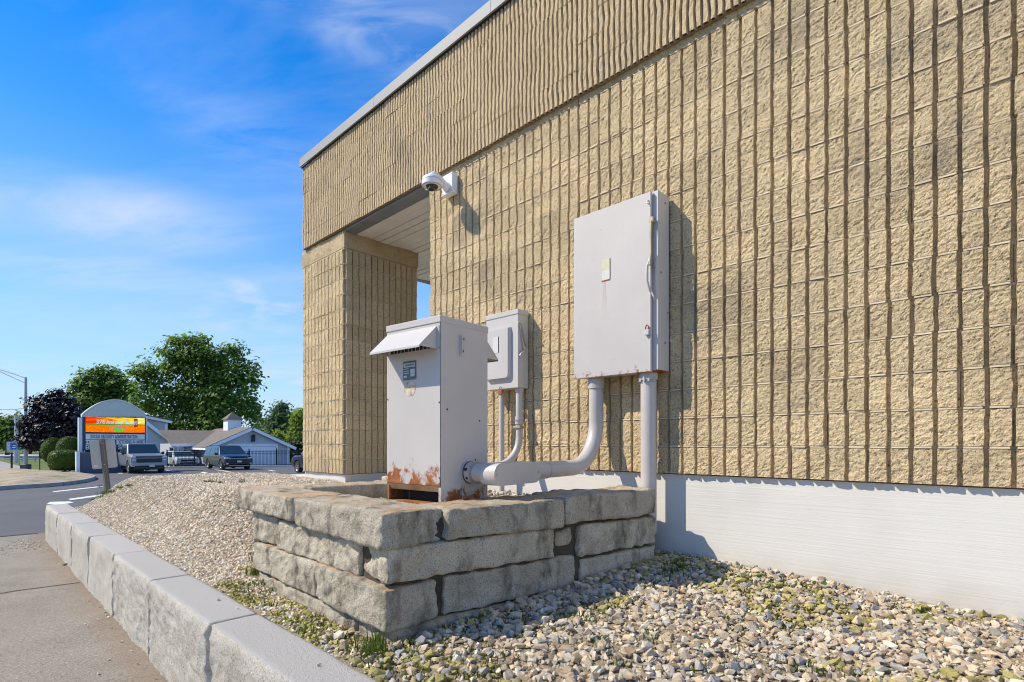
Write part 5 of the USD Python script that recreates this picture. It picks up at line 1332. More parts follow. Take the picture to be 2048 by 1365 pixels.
# breezeway
bp = Plane(421, 51.0)
bz = thing("breezeway", "low shingled link with white doors between the grey house and the garage", "building", (bp.p[0], bp.p[1], 0), RB_)
bx0, bx1 = bp.x(346), bp.x(420)
ev = bp.z(390, 888)
obj("wall", box(bx0, bx1, 0.6, 4.5, gg, ev), SIDING, bz)
v = [(bx0 - 0.2, -0.1, ev), (bx1 + 0.2, -0.1, ev), (bx0 - 0.2, 4.2, ev + 1.35), (bx1 + 2.2, 4.2, ev + 1.35)]
obj("roof", hull(v + [(x, y, z - 0.12) for x, y, z in v]), SHINGLE, bz)
obj("fascia_board", box(bx0 - 0.2, bx1 + 0.2, -0.13, -0.101, ev - 0.24, ev + 0.02), TRIM, bz)
for a, b in ((357, 371), ):
    d_ = obj("door", box(bp.x(a), bp.x(b), 0.54, 0.598, gg, bp.z(363, 893)), TRIM, bz)
    obj("door_pane", box(bp.x(a) + 0.2, (bp.x(a) + bp.x(b)) / 2 - 0.06, 0.52, 0.539, ev - 0.75, ev - 0.5), GLASS, d_)
    obj("door_pane", box((bp.x(a) + bp.x(b)) / 2 + 0.06, bp.x(b) - 0.2, 0.52, 0.539, ev - 0.75, ev - 0.5), GLASS, d_)
w_ = obj("window", box(bp.x(341), bp.x(352), 0.55, 0.598, ev - 1.6, ev - 0.3), TRIM, bz)
obj("pane", box(bp.x(341) + 0.1, bp.x(352) - 0.1, 0.53, 0.549, ev - 1.5, ev - 0.4), GLASS, w_)
# house: a steep gable with a taller block behind its right side
hp = Plane(245, 56.0)
house = thing("grey_house", "grey clapboard house with steep white edged gable behind the shop sign", "house", (hp.p[0], hp.p[1], 0), RB_)
HL, HR = hp.xz(149, 884), hp.xz(342, 884)
hc = (HL[0] + HR[0]) / 2
HA = (hc, hp.z(292, 843) + (hp.x(292) - hc) * 0.80)
obj("wall", prism([(HL[0] + 0.3, gg - 0.2), (HR[0] - 0.25, gg - 0.2), (HR[0] - 0.25, HR[1]), HA, (HL[0] + 0.3, HR[1])], 0.0, 8.0), SIDING, house)
hl_e, hr_e = (HL[0] - 0.1, HR[1] - 0.05), (HR[0] + 0.1, HR[1] - 0.05)
obj("roof", slab(hl_e, HA, -0.3, 8.2, 0.14), SHINGLE, house)
obj("roof", slab(HA, hr_e, -0.3, 8.2, 0.14), SHINGLE, house)
obj("rake_board", slab((hl_e[0], hl_e[1] - 0.28), (HA[0], HA[1] - 0.28), -0.34, -0.301, 0.34), TRIM, house)
obj("rake_board", slab((HA[0], HA[1] - 0.28), (hr_e[0], hr_e[1] - 0.28), -0.34, -0.301, 0.34), TRIM, house)
obj("corner_board", box(HR[0] - 0.5, HR[0] - 0.23, -0.03, -0.001, gg - 0.2, HR[1] - 0.1), TRIM, house)
U0, U1 = hp.xz(290, 829), hp.xz(339, 842)
ux1 = U1[0]
obj("upper_wall", prism([(hc - 2, 0.5), (ux1, 0.5), (ux1, U1[1] - 0.2), (hp.x(290), U0[1] - 0.2), (hc - 2, U0[1] + 0.4)], 0.8, 8.0), SIDING, house)
obj("upper_roof", slab((hc - 2, U0[1] + 0.6), (ux1 + 0.35, U1[1] - 0.05), 0.5, 8.2, 0.16), SHINGLE, house)
obj("upper_rake", slab((hc - 2, U0[1] + 0.38), (ux1 + 0.35, U1[1] - 0.27), 0.46, 0.499, 0.26), TRIM, house)
obj("upper_corner_board", box(ux1 - 0.26, ux1 + 0.01, 0.77, 0.799, 0.5, U1[1] - 0.3), TRIM, house)
# far roof between the trees on the right
fp_ = Plane(565, 95.0)
fh = thing("far_house", "small dark roofed house between the trees beyond the fence", "house", (fp_.p[0], fp_.p[1], 0), 20)
obj("wall", box(-3.5, 6, 0, 6, -1.2, EYE + 0.6), plain("far_wall_grey", (0.25, 0.26, 0.28), rough=0.8), fh)
obj("roof", prism([(-0.4, EYE + 0.5), (3.0, EYE + 2.1), (6.4, EYE + 0.5)], -4, 6.5, "yz"), plain("far_roof_slate", (0.12, 0.13, 0.15), rough=0.8), fh)

# --- black picket fence
FD = 45.0
fx0, fx1 = at_depth(334, FD)[0], at_depth(608, FD)[0]
fence = thing("picket_fence", "black metal picket fence along the far edge of the parking lot", "fence", (fx0, FD, 0), 0)
IRON = plain("black_iron", (0.014, 0.015, 0.018), rough=0.5)
fl = fx1 - fx0
base = lambda x: ground_at((fx0 + x, FD)) + 0.06
npk = int(fl / 0.115)
for k in range(npk):
    x = (k + 0.5) * fl / npk
    obj("picket", box(x - 0.011, x + 0.011, -0.011, 0.011, base(x) + 0.06, base(x) + 1.36), IRON, fence)
for k in range(6):
    x = fl * k / 5
    obj("post", box(x - 0.035, x + 0.035, -0.035, 0.035, base(x) - 0.1, base(x) + 1.52), IRON, fence)
for h in (0.18, 1.12, 1.30):
    for k in range(5):
        xa, xb = fl * k / 5, fl * (k + 1) / 5
        obj("rail", hull([(x, y, base(x) + h + e) for x in (xa, xb) for y in (-0.02, 0.02) for e in (-0.018, 0.018)]), IRON, fence)
kb = thing("lot_kerb", "pale low kerb below the black picket fence", "kerb", (fx0, FD - 0.3, 0), 0)
for k in range(6):
    xa, xb = -0.8 + (fl + 0.8) * k / 6, -0.8 + (fl + 0.8) * (k + 1) / 6 - 0.012
    obj("kerb_stone", hull([(x, y, base(x) + e) for x in (xa, xb) for y in (-0.15, 0.15) for e in (-0.2, 0.08)]), CONCRETE, kb)

# --- traffic island
isl = [(-46, 986), (10, 979.5), (60, 977.3), (120, 972.5), (160, 967), (183, 961.5), (189, 957.5), (178, 953.5), (150, 949.5), (110, 945.5), (60, 943), (0, 944), (-46, 949)]
isn = np.array([sn_of(*p) for p in isl])
ipoly = Polygon(isn).buffer(0)
inner = ipoly.buffer(-0.16)
ik = thing("island_kerb", "low grey stone kerb round the gravel traffic island", "kerb", (*site(-isn[1][0], isn[1][1]), 0.0), 0)
io = np.array([*site(-isn[1][0], isn[1][1]), 0.0])
ring_ = np.array(ipoly.exterior.coords)
KGREY = stone_mat("island_kerb_stone", [(0.3, (0.22, 0.21, 0.20)), (0.7, (0.36, 0.345, 0.325))], nscale=2.5, bump=((40, 0.01, 0.8),), rnd=0.12)
from shapely.geometry import LineString
line = LineString(ring_); tot = line.length; nseg = max(10, int(tot / 1.9))
for k in range(nseg):
    pts = [line.interpolate(tot * (k + t) / nseg - (0.012 if t == 1 else 0)) for t in (0, 0.5, 1)]
    seg = LineString([(p.x, p.y) for p in pts]).buffer(0.08, cap_style=2)
    v, f = prism(list(seg.exterior.coords)[:-1], 0, 1, "xy")
    zb_ = lot_z(v[:, 0]) + np.where(v[:, 2] > 0.5, 0.155, -0.1)
    x, y = CR * -v[:, 0] - SR * v[:, 1], SR * -v[:, 0] + CR * v[:, 1]
    V = np.stack([x, y, zb_], 1) - io
    n = np.cross(V[f[:, 1]] - V[f[:, 0]], V[f[:, 2]] - V[f[:, 0]])
    obj("kerb_stone", (V, f[:, ::-1]), KGREY, ik)
t_v, t_f = trimesh.creation.triangulate_polygon(inner, engine="triangle") if False else trimesh.creation.triangulate_polygon(ipoly.buffer(-0.06), engine="earcut")
rings = [ipoly.buffer(-0.06 - 0.5 * k) for k in range(4)]
vv, ff, kk = [], [], 0
t_v, t_f = np.asarray(t_v), np.asarray(t_f)
m_ = trimesh.Trimesh(np.column_stack([t_v, np.zeros(len(t_v))]), t_f, process=False)
for _ in range(4):
    m_ = m_.subdivide()
p_ = np.asarray(m_.vertices)
from shapely import points as shp_points, distance as shp_distance
dist = shp_distance(ipoly.exterior, shp_points(p_[:, :2]))
zz = lot_z(p_[:, 0]) + 0.13 + 0.20 * sstep(0, 1.8, dist) + 0.05 * (meshkit.fbm(p_ * 1.5, 3, 4) - 0.5)
V = np.stack([CR * -p_[:, 0] - SR * p_[:, 1], SR * -p_[:, 0] + CR * p_[:, 1], zz], 1)
F = np.asarray(m_.faces); n = np.cross(V[F[0, 1]] - V[F[0, 0]], V[F[0, 2]] - V[F[0, 0]])
obj("island", (V, F if n[2] > 0 else F[:, ::-1]), ISLEGRAVEL, kind="structure", smooth=True)
obj("street", sheet_px([(-60, 905), (84, 909.5), (84, 917.5), (30, 918.5), (-60, 921)], 0.03) if False else sheet_px([(-60, 908), (100, 909.5), (100, 917.5), (30, 919), (-60, 921)], 0.02), plain("far_street_pale", (0.36, 0.33, 0.29), rough=0.9), kind="structure")
obj("side_path", sheet_px([(-60, 921.5), (2, 923.5), (20, 928), (72, 941), (40, 946), (-60, 946)], 0.03), plain("side_path_grey", (0.30, 0.28, 0.25), rough=0.9), kind="structure")

# --- street furniture on the left
GALV = plain("galvanised_steel", (0.40, 0.42, 0.44), rough=0.45, metallic=0.3)
lp = at_depth(51.5, 45.0); lg = ground_at(lp) - 0.05
HP = EYE + (885.7 - 755) / 1062 * 45 - lg
lamp = thing("street_lamp", "tall grey steel street lamp with long twin arms over the lawn", "street lamp", (lp[0], lp[1], lg), 0)
obj("pole", tube([(0, 0, 0), (0, 0, HP * 0.5), (0, 0, HP)], [0.15, 0.12, 0.085], 12), GALV, lamp, smooth=40)
obj("base", box(-0.28, 0.28, -0.28, 0.28, 0, 0.55, 0.05), plain("lamp_base_dark", (0.07, 0.07, 0.075), rough=0.7), lamp)
arm_l = 3.4
obj("arm", tube([(0, 0, HP - 0.08), (-1.2, 0.2, HP + 0.32), (-arm_l, 0.5, HP + 0.95)], 0.045, 8), GALV, lamp)
obj("arm", tube([(0, 0, HP - 0.50), (-1.2, 0.2, HP - 0.02), (-arm_l, 0.5, HP + 0.88)], 0.04, 8), GALV, lamp)
obj("lantern", rhull([(-arm_l, 0.5, HP + 0.95), (-arm_l - 0.7, 0.6, HP + 1.0), (-arm_l - 0.35, 0.4, HP + 0.9), (-arm_l - 0.35, 0.7, HP + 0.9)], 0.09), GALV, lamp)
up_ = at_depth(32.5, 68.0); ug = ground_at(up_) - 0.05
pole = thing("utility_pole", "pale utility pole standing beyond the guard rail", "utility pole", (up_[0], up_[1], ug), 0)
UH = EYE + (885.7 - 832) / 1062 * 68 - ug
obj("shaft", tube([(0, 0, 0), (0, 0, UH)], [0.24, 0.20], 12), plain("pale_pole", (0.52, 0.53, 0.53), rough=0.7), pole, smooth=40)
obj("crossarm", box(-0.9, 0.9, -0.06, 0.06, UH - 0.5, UH - 0.36), GALV, pole)
WIRE = plain("wire_black", (0.03, 0.03, 0.035), rough=0.6)
a_, b_ = np.array(at_depth(-40, 52, (885.7 - 811) / 1062 * 52)), np.array(at_depth(51.5, 45, (885.7 - 817) / 1062 * 45))
obj("overhead_wire", tube([a_ + (b_ - a_) * t - [0, 0, 0.25 * math.sin(math.pi * t)] for t in np.linspace(0, 1, 9)], 0.022, 6), WIRE, None, "upper thin black cable running to the street lamp pole", "cable")
a_, b_ = np.array(at_depth(-40, 70, (885.7 - 852) / 1062 * 70)), np.array(at_depth(32.5, 68, (885.7 - 853.5) / 1062 * 68))
obj("overhead_wire", tube([a_ + (b_ - a_) * t - [0, 0, 0.2 * math.sin(math.pi * t)] for t in np.linspace(0, 1, 9)], 0.03, 6), WIRE, None, "lower thin black cable running to the pale utility pole", "cable")
# guard rail
g_l, g_r = np.array(at_depth(-60, 72)), np.array(at_depth(86, 72))
gz = ground_at(g_r) - 0.05
gr_ = thing("guard_rail", "galvanised guard rail on posts beside the far street", "guard rail", (g_l[0], 72.0, gz), 0)
gl_ = g_r[0] - g_l[0]
zr_ = EYE + (885.7 - 913) / 1062 * 72 - gz
for k in range(3):
    xa, xb = gl_ * k / 3, gl_ * (k + 1) / 3 - 0.02
    obj("beam", prism([(0.0, zr_ - 0.17), (-0.08, zr_ - 0.12), (-0.08, zr_ - 0.06), (-0.01, zr_ - 0.01), (-0.01, zr_ + 0.01), (-0.08, zr_ + 0.06), (-0.08, zr_ + 0.12), (0.0, zr_ + 0.17), (0.02, zr_ + 0.17), (0.02, zr_ - 0.17)], xa, xb, "yz"), GALV, gr_)
for k in range(6):
    x = gl_ * (k + 0.3) / 6
    obj("post", box(x - 0.08, x + 0.08, 0.03, 0.18, -0.3, zr_ + 0.1), GALV, gr_)
# blue notice on a black post, green street name, dark board
q = at_depth(23.5, 40.0); qg = ground_at(q) - 0.05
ns = thing("notice_sign", "white and blue notice board with yellow foot on a black post", "sign", (q[0], q[1], qg), RB_)
zt_, zb_ = EYE + (885.7 - 884) / 1062 * 40 - qg, EYE + (885.7 - 906) / 1062 * 40 - qg
obj("post", box(-0.06, 0.06, 0.0, 0.12, -0.2, zb_ + 0.3), BLACKP, ns)
bd_ = obj("board", box(-0.28, 0.30, -0.05, -0.001, zb_ + 0.15, zt_, 0.01), plain("notice_white", (0.50, 0.55, 0.62), rough=0.5), ns)
obj("blue_field", box(-0.08, 0.27, -0.056, -0.049, zb_ + 0.24, zt_ - 0.06), plain("notice_blue", (0.06, 0.14, 0.42), rough=0.5), bd_)
obj("white_stroke", box(0.02, 0.20, -0.060, -0.055, zb_ + 0.36, zb_ + 0.44), LETTERW, bd_)
obj("white_stroke", box(0.05, 0.22, -0.060, -0.055, zb_ + 0.52, zb_ + 0.58), LETTERW, bd_)
obj("yellow_foot", box(-0.27, 0.05, -0.05, -0.001, zb_ + 0.02, zb_ + 0.145), plain("notice_yellow", (0.55, 0.50, 0.28), rough=0.5), bd_)
q = at_depth(38.5, 60.0); qg = ground_at(q) - 0.05
ss = thing("street_name_sign", "small green street name plate on a thin pale pole", "sign", (q[0], q[1], qg), RB_)
zt_ = EYE + (885.7 - 892) / 1062 * 60 - qg
obj("pole", tube([(0, 0.05, -0.2), (0, 0.05, zt_ + 0.05)], 0.06, 8), GALV, ss)
pl_ = obj("plate", box(-0.36, 0.44, -0.03, -0.01, zt_ - 0.42, zt_), plain("street_green", (0.01, 0.20, 0.10), rough=0.5), ss)
obj("arrow", hull([(0.0, -0.034, zt_ - 0.28), (0.05, -0.034, zt_ - 0.30), (0.16, -0.034, zt_ - 0.12), (0.10, -0.034, zt_ - 0.12), (0.0, -0.030, zt_ - 0.28), (0.16, -0.030, zt_ - 0.12), (0.1, -0.03, zt_ - 0.2)]), LETTERW, pl_)
q = at_depth(90, 40.0); qg = ground_at(q) - 0.05
ds = thing("dark_board_sign", "low black board sign on two legs before the clipped shrubs", "sign", (q[0], q[1], qg), RB_)
zt_, zb_ = EYE + (885.7 - 905) / 1062 * 40 - qg, EYE + (885.7 - 917) / 1062 * 40 - qg
b2 = obj("board", box(-0.34, 0.34, -0.03, 0.03, zb_, zt_, 0.01), BLACKP, ds)
obj("frame", join(box(-0.36, 0.36, -0.036, 0.036, zt_, zt_ + 0.03), box(-0.36, 0.36, -0.036, 0.036, zb_ - 0.04, zb_)), GALV, ds)
obj("panel_line", box(-0.28, 0.28, -0.036, -0.029, zb_ + 0.16, zb_ + 0.21), plain("board_grey", (0.14, 0.15, 0.16), rough=0.5), b2)
obj("panel_line", box(-0.10, 0.10, -0.036, -0.029, zb_ + 0.33, zb_ + 0.38), plain("board_pale", (0.34, 0.35, 0.37), rough=0.5), b2)
for s in (-0.3, 0.3):
    obj("leg", box(s - 0.03, s + 0.03, -0.03, 0.03, -0.2, zb_ - 0.04), BLACKP, ds)


def on_bed(px, py):
    a, b = (px - 1024) / 1062, (py - 885.7) / 1062
    for d in np.arange(1.6, 14, 0.01):
        s, n = -d * (CR * a + SR), d * (-SR * a + CR)
        if EYE - b * d <= float(bed_z(np.array([s]), np.array([n]))[0]):
            return np.array([a * d, d, EYE - b * d])
    return None


# leaning sign post at the end of the gravel
q = np.array(at_depth(217, 8.6)); s, n = -(CR * q[0] + SR * q[1]), -SR * q[0] + CR * q[1]
q[2] = float(bed_z(np.array([s]), np.array([n]))[0]) - 0.05
post_z = EYE + (885.7 - 878) / 1062 * 8.6 - q[2]
psn = thing("leaning_sign", "back of a small grey sign on a leaning punched steel post", "sign", tuple(q), 37.6, tilt=(0, -5.2, 0))
STEELP = plain("post_weathered", (0.17, 0.155, 0.13), rough=0.7, grime=0.35, scale=30)
ch = [(-0.040, 0.0), (-0.026, 0.0), (-0.018, -0.030), (0.018, -0.030), (0.026, 0.0), (0.040, 0.0), (0.040, 0.004), (0.029, 0.004), (0.021, -0.026), (-0.021, -0.026), (-0.029, 0.004), (-0.040, 0.004)]
obj("post", prism(ch, -0.1, post_z, "xy"), STEELP, psn)
for k in range(26):
    z_ = 0.04 + k * (post_z - 0.06) / 26
    obj("punched_hole", box(-0.005, 0.005, -0.0315, -0.029, z_ - 0.005, z_ + 0.005), INSIDE, psn)
P_ = [(-0.155, 0.0), (0.155, 0.0)]
ph, pw = 0.455, 0.165
zc = post_z - 0.02
rr_ = 0.03
pan = []
for cx_, cz_, a0 in ((pw - rr_, zc - rr_, 0), (-pw + rr_, zc - rr_, 90), (-pw + rr_, zc - ph + rr_, 180), (pw - rr_, zc - ph + rr_, 270)):
    pan += [(cx_ + rr_ * math.cos(math.radians(a0 + t)) - 0.0, cz_ + rr_ * math.sin(math.radians(a0 + t))) for t in (0, 30, 60, 90)]
pb_ = obj("panel", prism(pan, 0.005, 0.008), plain("sign_back_aluminium", (0.40, 0.405, 0.40), rough=0.45, metallic=0.2, grime=0.08), psn)
obj("sticker", box(-pw + 0.025, -pw + 0.07, 0.0035, 0.0052, zc - ph + 0.03, zc - ph + 0.065), PALELAB, pb_)
obj("bolt", bolt((0.0, -0.03, zc - 0.05), (0, -1, 0), 0.010, 0.006), ZINC, psn)
obj("bolt", bolt((0.0, -0.03, zc - ph + 0.06), (0, -1, 0), 0.010, 0.006), ZINC, psn)

# ---------------------------------------------------------------- trees and shrubs
BARK = stone_mat("tree_bark", [(0.3, (0.075, 0.06, 0.048)), (0.7, (0.15, 0.125, 0.10))], nscale=6, bump=((18, 0.04, 1.0),))
MAPLE = leaf_mat("maple_leaves", (0.119, 0.201, 0.041), (0.292, 0.437, 0.082), (0.566, 0.600, 0.155), 0.35, trans=0.45)
MAPLE2 = leaf_mat("second_tree_leaves", (0.128, 0.209, 0.046), (0.274, 0.401, 0.082), (0.510, 0.600, 0.155), 0.4, trans=0.45)
PURPLE = leaf_mat("purple_leaves", (0.023, 0.017, 0.023), (0.058, 0.044, 0.055), (0.195, 0.156, 0.176), 0.8, trans=0.12, gloss=0.6)
YELLOWG = leaf_mat("yellow_green_leaves", (0.182, 0.255, 0.041), (0.365, 0.474, 0.073), (0.600, 0.600, 0.128), 0.5, trans=0.45)
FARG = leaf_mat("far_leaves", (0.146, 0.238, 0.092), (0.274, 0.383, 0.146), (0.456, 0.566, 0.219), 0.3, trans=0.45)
PINE = leaf_mat("pine_needles", (0.109, 0.182, 0.082), (0.201, 0.311, 0.136), (0.328, 0.437, 0.201), 0.4, trans=0.4)
DARKG = leaf_mat("dark_hedge_leaves", (0.034, 0.074, 0.018), (0.081, 0.149, 0.030), (0.176, 0.257, 0.047), 0.5)
YEW = leaf_mat("clipped_leaves", (0.062, 0.106, 0.013), (0.150, 0.213, 0.022), (0.275, 0.325, 0.037), 2.2, trans=0.25)


def leaves(centers, normals, size, rng, aspect=0.6):
    """Leaf-sized folded quads at the centres, roughly facing the normals."""
    n = len(centers)
    nn = normals + rng.normal(0, 0.55, (n, 3)); nn /= np.linalg.norm(nn, axis=1, keepdims=True)
    r = rng.normal(0, 1, (n, 3)); u = np.cross(nn, r); u /= np.linalg.norm(u, axis=1, keepdims=True); w = np.cross(nn, u)
    s = size * rng.uniform(0.6, 1.3, (n, 1))
    q = np.stack([centers - u * s, centers + w * s * aspect + nn * s * 0.15, centers + u * s, centers - w * s * aspect + nn * s * 0.15], 1).reshape(-1, 3)
    k = np.arange(n)[:, None] * 4
    return q, np.vstack([k + [0, 1, 2], k + [0, 2, 3]])


def crown_points(lobes, clumps, per, cr, rng, shell=0.45):
    P, N = [], []
    vol = np.array([l[3] * l[4] * l[5] for l in lobes]) ** 0.75; cnt = np.maximum(3, (clumps * vol / vol.sum())).astype(int)
    for (x, y, z, rx, ry, rz), c in zip(lobes, cnt):
        d = rng.normal(0, 1, (c, 3)); d /= np.linalg.norm(d, axis=1, keepdims=True)
        rad = rng.uniform(0, 1, (c, 1)) ** shell
        cc = np.array([x, y, z]) + d * rad * [rx, ry, rz]
        o = rng.normal(0, 1, (c, per, 3)) * [cr, cr, cr * 0.55]
        p = cc[:, None] + o
        nr = (o / (np.linalg.norm(o, axis=2, keepdims=True) + 1e-6)) * 0.5 + d[:, None] * 0.55 + np.array([-0.50, -0.15, 0.72])
        P.append(p.reshape(-1, 3)); N.append(nr.reshape(-1, 3))
    return np.vstack(P), np.vstack(N)


def tree(name, label, depth, base_px, lobes_px, mat, clumps, per, cr, size, seed, group=None, trunk_r=0.25, cat="tree", trunk_top=None):
    rng = np.random.default_rng(seed); k = depth / 1062
    b = np.array(at_depth(base_px, depth)); b[2] = ground_at(b) - 0.15
    t = thing(name, label, cat, tuple(b), 0, group)
    lobes = []
    for px, py, rx, ry in lobes_px:
        c = np.array(at_depth(px, depth, (885.7 - py) * k)) - b
        lobes.append((c[0], rng.uniform(-0.25, 0.25) * rx * k, c[2], rx * k * 0.80, rx * k * 0.8, ry * k))
    P, N = crown_points(lobes, clumps, per, cr, rng)
    keep = P[:, 2] > 0.25
    obj("crown", leaves(P[keep], N[keep], size, rng), mat, t)
    top = max(l[2] for l in lobes)
    th = trunk_top or top * 0.62
    obj("trunk", tube([(0, 0, 0), (0.1, 0, th * 0.35), (-0.05, 0.05, th * 0.7), (0.05, 0, th)], [trunk_r * 1.25, trunk_r, trunk_r * 0.75, trunk_r * 0.35], 9), BARK, t, smooth=40)
    for l in lobes[:9]:
        z0 = min(th * rng.uniform(0.35, 0.75), l[2] * 0.8)
        mid = np.array([l[0] * 0.5, l[1] * 0.5, (z0 + l[2]) / 2 + 0.05 * abs(l[0])])
        obj("limb", tube([(0, 0, z0), mid, (l[0], l[1], l[2])], [trunk_r * 0.5, trunk_r * 0.3, trunk_r * 0.1], 6), BARK, t, smooth=40)
    return t


tree("maple_tree", "large dark green maple rising behind the grey house and garage", 66, 420,
     [(352, 722, 52, 40), (296, 760, 34, 38), (395, 705, 40, 34), (440, 730, 46, 40), (485, 760, 36, 44), (410, 770, 60, 45), (345, 790, 48, 40), (450, 810, 52, 44), (300, 810, 26, 24), (500, 815, 26, 38), (390, 830, 50, 40), (350, 690, 22, 16), (385, 682, 22, 14), (470, 700, 20, 16), (278, 748, 20, 22), (284, 795, 20, 20), (508, 745, 14, 18), (420, 860, 60, 26), (330, 845, 34, 26), (515, 845, 12, 22)],
     MAPLE, 640, 28, 0.58, 0.27, 101, trunk_r=0.42)
tree("maple_tree", "paler green tree standing left of the large maple", 76, 212,
     [(200, 770, 40, 30), (168, 782, 26, 22), (235, 775, 28, 26), (205, 805, 50, 26), (255, 800, 20, 26), (215, 745, 22, 10), (160, 800, 20, 14)], MAPLE2, 330, 26, 0.66, 0.30, 102, trunk_r=0.3)
tree("purple_tree", "dark purple leaved tree beside the clipped green shrubs", 44, 112,
     [(120, 815, 32, 26), (90, 822, 26, 22), (145, 840, 26, 34), (70, 850, 22, 20), (110, 855, 48, 28), (60, 880, 20, 18), (118, 790, 12, 9), (85, 880, 26, 18), (130, 880, 36, 18), (50, 855, 10, 10), (72, 802, 9, 4)], PURPLE, 420, 34, 0.34, 0.17, 103, trunk_r=0.16)
tree("roadside_tree", "bright green tree at the far left beyond the guard rail", 86, 14,
     [(10, 858, 30, 24), (32, 845, 16, 16), (-18, 852, 26, 28), (20, 880, 36, 14), (44, 865, 14, 18), (-30, 880, 30, 16)], MAPLE2, 230, 30, 0.7, 0.32, 104, trunk_r=0.28)
tree("pine_tree", "feathery pine seen between the garage roof and the pier", 96, 560,
     [(562, 812, 10, 6), (556, 822, 16, 5), (572, 832, 14, 6), (548, 838, 14, 6), (560, 850, 24, 10), (575, 860, 20, 14), (552, 868, 18, 16), (540, 880, 18, 12)], PINE, 240, 28, 0.62, 0.30, 105, trunk_r=0.22)
tree("yellow_green_tree", "sunlit yellow green tree close against the edge of the pier", 62, 598,
     [(598, 850, 12, 26), (604, 832, 10, 14), (590, 872, 12, 14), (606, 868, 14, 22), (598, 890, 16, 12)], YELLOWG, 200, 30, 0.36, 0.19, 106, trunk_r=0.14)
tree("dark_hedge_tree", "dense dark green bush behind the right end of the fence", 56, 592,
     [(592, 895, 16, 14), (604, 890, 14, 18), (586, 910, 14, 14), (600, 915, 18, 18)], DARKG, 170, 34, 0.34, 0.16, 107, trunk_r=0.1, cat="bush", trunk_top=1.2)
tree("young_conifer", "small pale conifer between the garage and the far house", 80, 556, [(556, 866, 3, 3), (556, 872, 7, 5), (556, 880, 11, 6), (556, 888, 13, 6)], YELLOWG, 90, 24, 0.4, 0.2, 108, trunk_r=0.1)
tree("background_tree", "hazy green tree behind the breezeway roof and the pine", 110, 535, [(535, 862, 18, 22), (520, 872, 16, 16), (548, 858, 14, 18), (580, 850, 20, 22), (600, 845, 20, 26)], FARG, 240, 26, 0.8, 0.36, 109, trunk_r=0.25)
for k, (px, w_) in enumerate(((-20, 40), (60, 46), (130, 44))):
    tree("background_tree", ("hazy low tree behind the street at the far left", "hazy low tree behind the street lamp", "hazy low tree behind the purple tree")[k], 120, px, [(px, 880, w_, 20), (px + 20, 872, w_ * 0.6, 20), (px - 24, 876, w_ * 0.5, 16)], FARG, 160, 26, 1.0, 0.42, 120 + k, trunk_r=0.25)


def topiary(name, label, px, depth, rx, py_top, py_bot, seed, square=0.0, stem=0.0):
    rng = np.random.default_rng(seed); k = depth / 1062
    b = np.array(at_depth(px, depth)); b[2] = ground_at(b) - 0.08
    R = rx * k * 0.80; zt = EYE + (885.7 - py_top) * k - b[2]; zb = max(EYE + (885.7 - py_bot) * k - b[2], 0.0) + stem
    t = thing(name, label, "shrub", tuple(b), RB_)
    e = 2.0 + square * 3
    n = 5200
    d = rng.normal(0, 1, (n, 3)); d /= np.linalg.norm(d, axis=1, keepdims=True)

    def surf(d):
        q = (np.abs(d[:, :1]) ** e + np.abs(d[:, 1:2]) ** e + np.abs(d[:, 2:3]) ** e) ** (-1 / e)
        p = d * q
        return p * [R, R, (zt - zb) / 2] + [0, 0, (zt + zb) / 2]
    p = surf(d) + d * rng.uniform(-0.05, 0.012, (n, 1))
    sm = trimesh.creation.icosphere(3); v = np.asarray(sm.vertices)
    ins = surf(v) - v * 0.05
    ins = np.maximum(ins, [-99, -99, 0.02])
    obj("foliage", join(leaves(p, d * 1.2 + [0, 0, 0.25], 0.05, rng, 0.5), (ins, np.asarray(sm.faces))), YEW, t)
    obj("stem", tube([(0, 0, 0), (0, 0, zb + 0.3)], 0.07, 8), BARK, t)
    return t


topiary("clipped_shrub", "clipped rounded shrub with bare stem behind the dark board sign", 106, 39.5, 24, 875.5, 928, 201, 0.0)
topiary("clipped_shrub", "taller clipped dome shrub next to the sign's left post", 139, 38.5, 27, 873.5, 938, 202, 0.15)
topiary("clipped_shrub", "wide low clipped shrub in front of the two domes", 130, 36.0, 32, 900.5, 941, 203, 0.5)

# ---------------------------------------------------------------- weeds and grass in the gravel
BLADE = leaf_mat("grass_blades", (0.06, 0.10, 0.012), (0.12, 0.18, 0.02), (0.25, 0.27, 0.05), 3.0, trans=0.4)
MOSSB = leaf_mat("moss_blades", (0.10, 0.11, 0.012), (0.19, 0.19, 0.02), (0.30, 0.27, 0.05), 3.0, trans=0.4)
WEED = leaf_mat("weed_leaves", (0.05, 0.10, 0.012), (0.10, 0.18, 0.02), (0.17, 0.27, 0.04), 4.0, trans=0.4)
REDW = leaf_mat("red_weed_leaves", (0.05, 0.02, 0.012), (0.11, 0.035, 0.025), (0.17, 0.07, 0.04), 4.0, trans=0.3)


